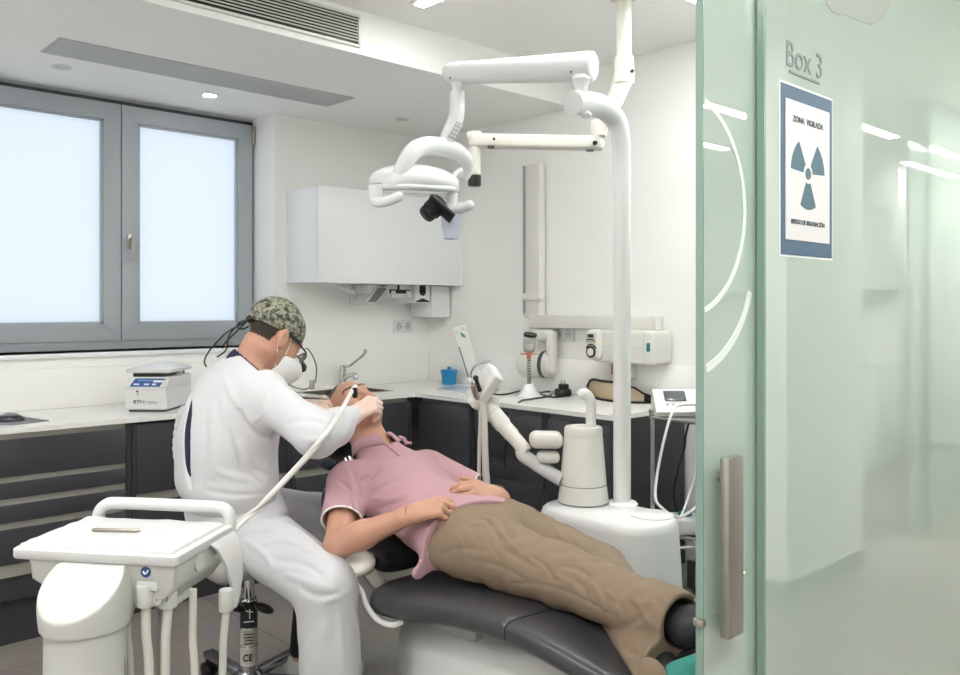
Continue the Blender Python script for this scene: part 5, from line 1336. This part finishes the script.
# shoes
def shoe(an, ft, dv, name='shoe'):
    nrm = (-dv+V((0, 0, .1))).normalized(); nrm = (nrm-nrm.dot(ft)*ft).normalized(); hl = an+dv*.06; sd = ft.cross(nrm).normalized()
    R = Matrix((sd, ft, nrm)).transposed()
    H = Field(an-V((.16, .2, .12)), an+V((.16, .12, .30)), .004)
    H.add(elld(hl+ft*.0, (.043, .055, .045), R), 0).add(elld(hl+ft*.12+nrm*-.005, (.047, .085, .038), R), .04).add(segd(hl, an+dv*.03, .040, .038), .03)
    o = H.build(name, mat('black_shoe', (34, 34, 38), .5), pp_)
    b = MB()
    for i in range(5):
        c = hl+ft*(.035+.022*i)+nrm*(.050-.004*i)
        b.tube(spline([c-sd*.026-nrm*.012, c+nrm*.004, c+sd*.026+ft*.012-nrm*.012], 4), .003, 6)
    b.build('laces', mat('shoe_lace', (90, 92, 96), .8), o)
    MB().tube([hl-nrm*.046-ft*.045, hl-nrm*.046+ft*.06, hl-nrm*.044+ft*.20], .03, 12, flat=.25).build('sole', M_BLACK, o)
shoe(ankR, ftR, dAR)
# teal cover over the far foot
hlC = ankL+dAL*.06+V((.02, .0, .0))
Fd = Field(hlC-V((.22, .25, .20)), hlC+V((.26, .20, .36)), .006)
Fd.add(segd(hlC+dAL*.01, hlC+ftL*.17, .050, .050), 0).add(elld(hlC+V((.06, .02, -.045)), (.12, .08, .04)), .05)
Fd.wrinkle(.007, 60, (.6, .2, 1), 3); Fd.wrinkle(.004, 110, (1, .5, .4), 5)
Fd.cut(hlC-dAL*.045, -dAL)
dr = Fd.build('shoe_cover', mat('teal_drape', (58, 140, 130), .8, bump=.15, bscale=120))
tag(dr, 'teal disposable shoe cover over the far foot at the end of the leg rest', 'shoe cover')
# watch and bracelet
dW = (wrL-elL).normalized(); cuff(wrL-dW*.02, dW, .0335, 'wristwatch', mat('black_strap', (28, 28, 30), .4), pp_, .006)
dB = (wrR-elR).normalized(); cuff(wrR-dB*.005, dB, .0305, 'wristband', mat('brown_cord', (120, 60, 50), .7), pp_, .0016)
# ===== dentist
dd_ = thing('person', 'dentist in a white gown, camouflage cap and face mask, leaning over the patient', 'person', (1.42, 2.75, .5))
hcD = W(274, 339, 3.01)
rD, fD, uD = frame3((.80, -.03, -.60), (.60, .02, .80))
pvD, waD, chD, nbD = V((1.405, 2.765, .655)), V((1.385, 2.765, .80)), V((1.40, 2.745, 1.03)), V((1.425, 2.735, 1.17))
sRD, sLD = V((1.415, 2.58, 1.09)), V((1.43, 2.905, 1.10))
eRD, wRD = W(317, 435, 2.70), W(352, 416, 2.93)
eLD, wLD = V((1.53, 2.93, .93)), W(307, 405, 3.19)
YA = V((0.06, 1, 0)).normalized()
def torsoD(inf):
    return [(segd(pvD, waD, .120+inf, .112+inf, YA, 1.45), 0), (segd(waD, chD, .112+inf, .122+inf, YA, 1.5), .05), (segd(sRD.lerp(sLD, .12), sRD.lerp(sLD, .88), .066+inf, .066+inf), .07), (segd(chD, nbD+V((0, 0, -.03)), .10+inf, .07+inf, YA, 1.5), .05)]
D = Field((1.18, 2.05, .05), (2.05, 3.12, 1.50), .005)
for p, k in torsoD(-.008): D.add(p, k)
D.add(segd(nbD-V((0, 0, .03)), hcD-uD*.05-fD*.035, .063, .058), .045)
LD = head(D, hcD, rD, fD, uD, 1.0)
D.add(segd(sRD, eRD, .055, .043), .03); D.add(segd(eRD, wRD, .043, .027), .02)
D.add(segd(sLD, eLD, .055, .043), .03); D.add(segd(eLD, wLD, .043, .027), .02)
yRD = W(371, 404, 2.965)-wRD; nRD = V((-.45, -.45, .77))
hand(D, wRD, yRD, nRD, 1, ((42, 58, 35), (50, 62, 40), (56, 66, 42), (60, 66, 42)), th=(.25, .85, -.5), k=.98)
yLD = W(329, 400, 3.10)-wLD; nLD = V((-.35, -.5, .80))
hand(D, wLD, yLD, nLD, -1, ((40, 48, 30), (48, 58, 35), (52, 60, 38), (58, 62, 40)), th=(.35, .85, -.2), k=.98)
hRD, kRD, aRD = V((1.42, 2.665, .61)), V((1.450, 2.252, .515)), V((1.452, 2.21, .10))
hLD, kLD, aLD = V((1.45, 2.87, .64)), V((1.80, 2.86, .56)), V((1.665, 2.745, .13))
def legsD(inf, Fd, th=(.088, .062, .045)):
    a, b, c = (x+inf for x in th)
    Fd.add(segd(hRD, kRD, a, b), .04); Fd.add(segd(kRD, aRD, b, c), .03); Fd.add(segd(hLD, kLD, a, b), .04); Fd.add(segd(kLD, aLD, b, c), .03)
legsD(0, D)
for an, ft in ((aRD, V((.25, -1, 0))), (aLD, V((.75, -.65, 0)))):
    ft.normalize(); D.add(segd(an+V((0, 0, -.04)), an+ft*.15+V((0, 0, -.055)), .036, .03), .03)
def pickD(cn):
    c = cn-arr(hcD); x = c@arr(rD); y = c@arr(fD); z = c@arr(uD)
    out = np.zeros(len(cn), dtype=int)
    near = (np.abs(x) < .13) & (np.abs(y) < .15) & (np.abs(z) < .16)
    out[near & (y < -.035) & (z > -.035+.0*y) & (np.abs(x) < .09)] = 1
    out[near & (y > -.012) & (y < .012) & (z > .0) & (z < .05) & (np.abs(x) > .06) & (np.abs(x) < .078)] = 1
    out[near & (z < -.045) & (y > -.0) & (y < .09) & (z > -.135)] = 2
    for w, yv in ((wRD, yRD), (wLD, yLD)):
        q = cn-arr(w); yy = arr(V(yv).normalized())
        out[(np.sqrt((q*q).sum(-1)) < .21) & ((q@yy) > -.03)] = 3
    q = cn-arr(aLD); out[(np.abs(q[:, 0]) < .2) & (np.abs(q[:, 1]) < .2) & (cn[:, 2] < .36) & (cn[:, 2] > .10)] = 4
    return out
D.build('body', [M_SKIN, M_HAIR, M_STUB, M_GLOVE, mat('black_sock', (30, 30, 32), .8)], dd_, pick=pickD)
# navy undershirt seen in the back opening and at the neck
N = Field((1.16, 2.46, .68), (1.66, 3.04, 1.28), .007)
for p, k in torsoD(.004): N.add(p, k)
N.add(segd(nbD-V((0, 0, .04)), nbD+(hcD-nbD)*.10, .078, .076), .03)
N.cut(nbD+(hcD-nbD)*.20, (hcD-nbD)); N.sub(segd(nbD, hcD, .066), .004)
No = N.build('undershirt', M_NAVY, dd_)
# gown
G = Field((1.08, 2.12, .64), (1.84, 3.10, 1.28), .005)
for p, k in torsoD(.022): G.add(p, k)
G.add(elld((1.365, 2.76, .775), (.145, .205, .085)), .05)
G.add(elld((1.315, 2.765, .90), (.10, .18, .16)), .06)
G.add(segd(sRD, eRD, .072, .066), .045); G.add(segd(eRD, eRD.lerp(wRD, .6), .066, .054), .03); G.add(segd(eRD.lerp(wRD, .5), wRD, .054, .037), .02)
G.add(segd(eRD+V((.01, .01, -.02)), eRD.lerp(wRD, .5)+V((0, 0, -.025)), .052, .045), .03)
G.add(segd(sLD, eLD, .078, .070), .045); G.add(segd(eLD, wLD, .064, .042), .03)
G.wrinkle(.0024, 26, (.4, .6, .7), 21)
for pts, w, a in (([(238, 408), (246, 425), (258, 436), (272, 440), (284, 442)], .011, -.016), ([(233, 400), (240, 418), (248, 428)], .012, -.006), ([(262, 385), (268, 400), (262, 415), (250, 424)], .006, .003), ([(222, 395), (228, 425), (232, 450), (250, 480)], .016, .007), ([(212, 400), (215, 440), (212, 480)], .018, .006), ([(240, 440), (250, 460), (268, 470), (280, 470)], .014, .007), ([(236, 450), (244, 470), (262, 484)], .012, -.006), ([(205, 420), (206, 450), (200, 490)], .014, -.005), ([(290, 408), (310, 404), (326, 412)], .014, .005), ([(285, 425), (305, 420), (325, 425)], .014, -.005), ([(300, 438), (318, 440), (334, 432)], .012, .006), ([(332, 440), (338, 425), (345, 412)], .010, .005), ([(326, 444), (330, 428), (336, 412)], .010, -.006), ([(215, 470), (240, 478), (270, 482)], .014, .006), ([(205, 490), (235, 495), (268, 492)], .012, -.004), ([(225, 375), (232, 395), (240, 410)], .013, .005), ([(275, 452), (282, 465), (281, 485)], .012, .006), ([(342, 445), (348, 428), (352, 416)], .008, .005)):
    G.fold(pts, w*.72, a*1.5)
G.cutbox(nbD-V((.13, .16, .06)), nbD+V((.15, .16, .15)), nbD+(hcD-nbD)*.16, (hcD-nbD)); G.sub(segd(nbD, hcD, .074), .006)
dw = (wRD-eRD).normalized(); G.cutbox(wRD-V((.09, .09, .09)), wRD+V((.14, .14, .14)), wRD+dw*.004, dw); G.sub(segd(wRD-dw*.02, wRD+dw*.05, .032), .003)
dw2 = (wLD-eLD).normalized(); G.cutbox(wLD-V((.09, .09, .09)), wLD+V((.14, .14, .14)), wLD+dw2*.004, dw2); G.sub(segd(wLD-dw2*.02, wLD+dw2*.05, .033), .003)
G.cut((1.40, 2.76, .695), (.08, -.05, -1)); G.sub(elld((1.40, 2.76, .68), (.10, .165, .05)), .01)
# the split at the back
P = [G.hit(x, y) for x, y in ((192, 393), (189.5, 410), (187, 430), (186.5, 450), (187, 470), (190, 486))]; P = [p for p in P if p]
Pn = spline(P, 4) if len(P) > 2 else []
back = V((-.8, .2, .0))
for i in range(len(Pn)-1):
    r = .006+.013*math.sin(PI*i/len(Pn)); G.sub(segd(Pn[i], Pn[i+1], r, r), .006)
go = G.build('gown', M_SCRUB, dd_)
if Pn:
    MB().tube([p+V((.02, .014, 0)) for p in Pn], [.005+.014*math.sin(PI*(i+.5)/len(Pn)) for i in range(len(Pn))], 10).build('opening_lining', M_NAVY, dd_)
    fl = Field((1.08, 2.6, .70), (1.5, 3.1, 1.2), .005)
    FP = [W(183.5, 408, 3.03), W(179, 425, 3.04), W(177, 448, 3.05), W(181, 470, 3.04), W(188, 492, 3.02)]
    Q = spline(FP, 3)
    for a, b in zip(Q[:-1], Q[1:]): fl.add(segd(a, b, .010, .010, (CA, SA, 0), 2.6), .012)
    fl.build('gown_edge', M_SCRUB, go)
    MB().tube(spline([W(190, 420, 2.99), W(190, 440, 2.985), W(193, 462, 2.98), W(195, 480, 2.97), W(195.5, 512, 2.96)], 5), .003, 6).build('loupe_cable', M_CABLE_B, dd_)
# white trousers
Q = Field((1.20, 2.06, .05), (1.96, 3.02, .80), .006)
Q.add(segd((1.405, 2.68, .665), (1.405, 2.85, .665), .135, .135), 0); Q.add(segd(pvD, waD-V((0, 0, .06)), .125, .118, YA, 1.45), .03)
legsD(.016, Q, (.098, .078, .078))
Q.add(segd(kRD+V((.0, -.005, -.02)), V((1.452, 2.21, .10)), .078, .086), .02)
Q.wrinkle(.003, 28, (.6, .2, .8), 31); Q.wrinkle(.0015, 60, (.2, .8, .5), 32)
for pts, w, a in (([(262, 545), (285, 540), (312, 552), (330, 562)], .012, .005), ([(270, 560), (300, 563), (325, 578)], .013, -.006), ([(285, 575), (310, 582), (335, 590)], .012, .007), ([(300, 588), (318, 596), (340, 594)], .012, -.007), ([(320, 602), (335, 598), (350, 590)], .012, .006), ([(340, 612), (342, 640), (343, 672)], .008, .004), ([(325, 620), (322, 645), (320, 672)], .016, .005), ([(332, 600), (335, 625), (334, 655)], .014, -.004), ([(352, 600), (358, 630), (360, 665)], .014, .004), ([(262, 520), (285, 515), (300, 520)], .012, -.008), ([(250, 530), (270, 530), (296, 528)], .012, .006), ([(235, 515), (255, 510), (280, 505)], .012, .007), ([(245, 540), (262, 552), (275, 570)], .012, .006), ([(280, 520), (305, 535), (335, 560)], .012, .005), ([(300, 520), (320, 540), (345, 568)], .012, -.004)):
    Q.fold(pts, w*.72, a*1.5)
Q.cutbox((1.5, 2.6, .05), (1.96, 3.02, .33), (1.66, 2.75, .325), (0, 0, -1))
Q.build('trousers', mat('white_trousers', (211, 211, 215), .8, bump=.05, bscale=320), dd_)
# clogs
for an, ft in ((aRD, V((.25, -1, 0))), (aLD, V((.75, -.65, 0)))):
    ft = ft.normalized(); sd = V((-ft.y, ft.x, 0)); H = Field(an-V((.25, .25, .13)), an+V((.25, .25, .06)), .006)
    R = Matrix((sd, ft, V((0, 0, 1)))).transposed()
    H.add(elld(an+ft*.02+V((0, 0, -.075)), (.045, .09, .06), R), 0).add(elld(an+ft*.13+V((0, 0, -.08)), (.05, .10, .055), R), .04); H.cut((0, 0, .012), (0, 0, -1))
    H.build('clog', M_WHITE, dd_)
# cap with camouflage print
M_CAMO = bpy.data.materials.new('camouflage_cloth'); M_CAMO.use_nodes = True
nt = M_CAMO.node_tree; b = nt.nodes['Principled BSDF']; b.inputs['Roughness'].default_value = .85
tcn = nt.nodes.new('ShaderNodeTexCoord'); nn1 = nt.nodes.new('ShaderNodeTexNoise'); nn1.inputs['Scale'].default_value = 48; nn1.inputs['Detail'].default_value = 4; nn1.inputs['Roughness'].default_value = .65
rp = nt.nodes.new('ShaderNodeValToRGB'); rp.color_ramp.interpolation = 'CONSTANT'
cols = ((0, (52, 52, 46)), (.41, (84, 88, 76)), (.48, (120, 122, 106)), (.54, (172, 168, 148)), (.60, (96, 100, 84)), (.68, (60, 60, 52)))
el = rp.color_ramp.elements
while len(el) < len(cols): el.new(.5)
for e, (p, c) in zip(el, cols): e.position = p; e.color = srgb(c)+(1,)
nt.links.new(tcn.outputs['Object'], nn1.inputs['Vector']); nt.links.new(nn1.outputs['Fac'], rp.inputs['Fac']); nt.links.new(rp.outputs['Color'], b.inputs['Base Color'])
K = Field(hcD-V((.2, .2, .2)), hcD+V((.2, .2, .2)), .004)
RD = Matrix((rD, fD, uD)).transposed()
K.add(elld(LD(0, -.012, .034), (.086, .107, .098), RD), 0); K.add(elld(LD(0, -.03, .05), (.083, .095, .09), RD), .03)
K.wrinkle(.0018, 70, (.3, .6, .6), 41)
K.cut(LD(0, .0, .016), -(uD*.95-fD*.10)); K.sub(elld(LD(0, -.012, .028), (.078, .098, .090), RD), .003)
ko = K.build('cap', M_CAMO, dd_)
bandp = []
for i in range(64):
    a = 2*PI*i/64
    p = LD(.0865*math.cos(a), -.014+.106*math.sin(a), .022+.10*(.106*math.sin(a)-.014)/.95)
    bandp.append(p)
MB().tube(bandp[:], .0038, 8, closed=True, flat=1.0).build('cap_band', mat('black_band', (36, 38, 36), .8), ko)
kb = LD(0, -.118, .004)
MB().ell(kb, (.014, .014, .012)).build('knot', M_BLACK, ko)
for i, pts in enumerate(([(250, 324), (240, 325), (226, 333), (210, 350), (204.5, 361), (206.5, 367)], [(248, 325), (236, 327), (229, 336), (226, 350), (217, 357)], [(246, 328), (234, 334), (226, 342), (222, 348)], [(247, 322), (240, 322), (237, 327), (243, 329), (249, 326)])):
    MB().tube(spline([kb]+[W(x, y, 3.0+.01*i) for x, y in pts[1:]], 6), .0032, 6).build('cap_tie', M_BLACK, ko)
# mask
Mk = Field(hcD-V((.2, .2, .25)), hcD+V((.22, .2, .2)), .0035)
Mk.add(elld(LD(0, .070, -.066), (.072, .075, .066), RD), 0); Mk.add(elld(LD(0, .118, -.050), (.034, .038, .036), RD), .04); Mk.add(elld(LD(0, .070, -.105), (.052, .055, .034), RD), .03)
Mk.cut(LD(0, .022, -.06), -(fD*.9-uD*.15)); Mk.cut(LD(0, .1, -.012), uD*.9+fD*.1)
mo = Mk.build('face_mask', mat('mask_white', (238, 238, 236), .8, bump=.08, bscale=200), dd_)
for s in (1, -1):
    MB().tube(spline([LD(.066*s, .040, -.04), LD(.072*s, .03, -.005), LD(.083*s, .012, .022), LD(.088*s, -.012, .028)], 5), .002, 6).build('ear_loop', M_WHT_TRIM, mo)
    MB().tube(spline([LD(.060*s, .032, -.095), LD(.068*s, .015, -.065), LD(.083*s, -.015, -.03), LD(.090*s, -.028, .005)], 5), .002, 6).build('ear_loop', M_WHT_TRIM, mo)
# loupes
M_LENS = mat('clear_lens', (225, 230, 230), .05, trans=.9)
lo = MB().tube(spline([LD(.084, -.01, .018), LD(.082, .05, .016), LD(.070, .098, .012), LD(.036, .118, .010), LD(.006, .116, .006), LD(-.036, .118, .010), LD(-.070, .098, .012), LD(-.082, .05, .016), LD(-.084, -.01, .018)], 6), .0032, 8).build('loupes', M_BLACK, dd_)
for s in (1, -1):
    MB().ell(LD(.036*s, .112, -.004), (.034, .006, .022), RD).build('lens', M_LENS, lo)
    MB().cyl(LD(.030*s, .116, -.016), LD(.028*s, .152, -.034), .0115, bev=.002).build('barrel', M_BLACK, lo)
MB().tube([LD(.03, .135, -.012), LD(0, .14, -.006), LD(-.03, .135, -.012)], .004, 8).cyl(LD(0, .125, .0), LD(0, .165, -.012), .008).build('bridge_arm', M_BLACK, lo)
MB().tube(spline([LD(.05, .10, .03), W(309, 350, 2.93), W(314.5, 360, 2.92), W(316.5, 370, 2.92), W(314.5, 383, 2.92), W(306, 389, 2.92), W(297, 388, 2.92), W(287, 384, 2.91)], 6), .0026, 6).build('headlight_cable', mat('grey_cable', (110, 108, 104), .5), lo)
MB().cyl(W(312, 380, 2.915), W(312, 389, 2.915), .009, bev=.002).build('cable_clip', M_STEEL, lo)
# ---------- instruments in the dentist's hands
def over(px, py, d, lift=.012):
    best = d
    for f_ in (G, Q, D):
        h_ = f_.hit(px, py)
        if h_ is not None: best = min(best, CA*h_.x+SA*h_.y-lift)
    return W(px, py, best)
tp_ = [over(356, 386, 2.90)]+[over(x, y, d) for x, y, d in ((352, 391, 2.88), (345, 404, 2.84), (337, 417, 2.78), (322, 438, 2.66))]+[over(x, y, d) for x, y, d in ((300, 463, 2.62), (272, 493, 2.58), (252, 514, 2.5))]+[W(238, 527, 2.36), W(228, 540, 2.2), W(224, 556, 2.12)]
t = thing('suction_hose', 'long white handpiece hose running from the cart up to the dentist hand', 'hose', W(300, 463, 2.6))
MB().tube(spline(tp_, 6), .0075, 10).build('outer_hose', M_CABLE_W, t)
tp2 = [over(x, y, d) for x, y, d in ((343, 410, 2.83), (337, 421, 2.77), (321, 443, 2.65), (298, 468, 2.6), (268, 499, 2.55), (246, 516, 2.47))]+[W(231, 528, 2.33), W(220, 541, 2.19), W(216, 556, 2.12)]
MB().tube(spline(tp2, 6), .006, 10).build('inner_hose', M_HOSE, t)
b = MB().lathe([(.006, 0), (.009, .004), (.010, .03), (.009, .035), (.002, .036)], W(355, 398, 2.885), (W(354.5, 390, 2.885)-W(355, 398, 2.885)), 14)
b.build('black_nozzle', M_BLACK, t)
b = MB().lathe([(.0015, 0), (.003, .012), (.0045, .02), (.0045, .12), (.003, .125)], W(331, 399, 3.08), (W(312, 398, 3.10)-W(331, 399, 3.08)), 10)
tag(b.build('dental_mirror', M_STEEL), 'thin steel instrument held in the left glove of the dentist', 'instrument')
# ---------- camera, world, view
cam = bpy.data.cameras.new('camera'); co = bpy.data.objects.new('camera', cam); C.objects.link(co)
co.location = (0, 0, CAMZ); co.rotation_euler = (PI/2, 0, -math.atan2(CA, SA))
cam.sensor_width = 36; cam.lens = 36*F/960; cam.shift_y = (HY-337.5)/960; cam.clip_start = 0.05
bpy.context.scene.camera = co
w = bpy.data.worlds.new('world'); bpy.context.scene.world = w; w.use_nodes = True
bg = w.node_tree.nodes['Background']; bg.inputs['Color'].default_value = (0.82, 0.90, 1.0, 1); bg.inputs['Strength'].default_value = 0.98
vs = bpy.context.scene.view_settings
bpy.context.scene.display_settings.display_device = 'sRGB'
vs.view_transform = 'Standard'; vs.look = 'None'; vs.exposure = EXPO; vs.gamma = 1.0; vs.use_curve_mapping = False
cy = bpy.context.scene.cycles
cy.max_bounces = 10; cy.diffuse_bounces = 5; cy.glossy_bounces = 4; cy.transmission_bounces = 8
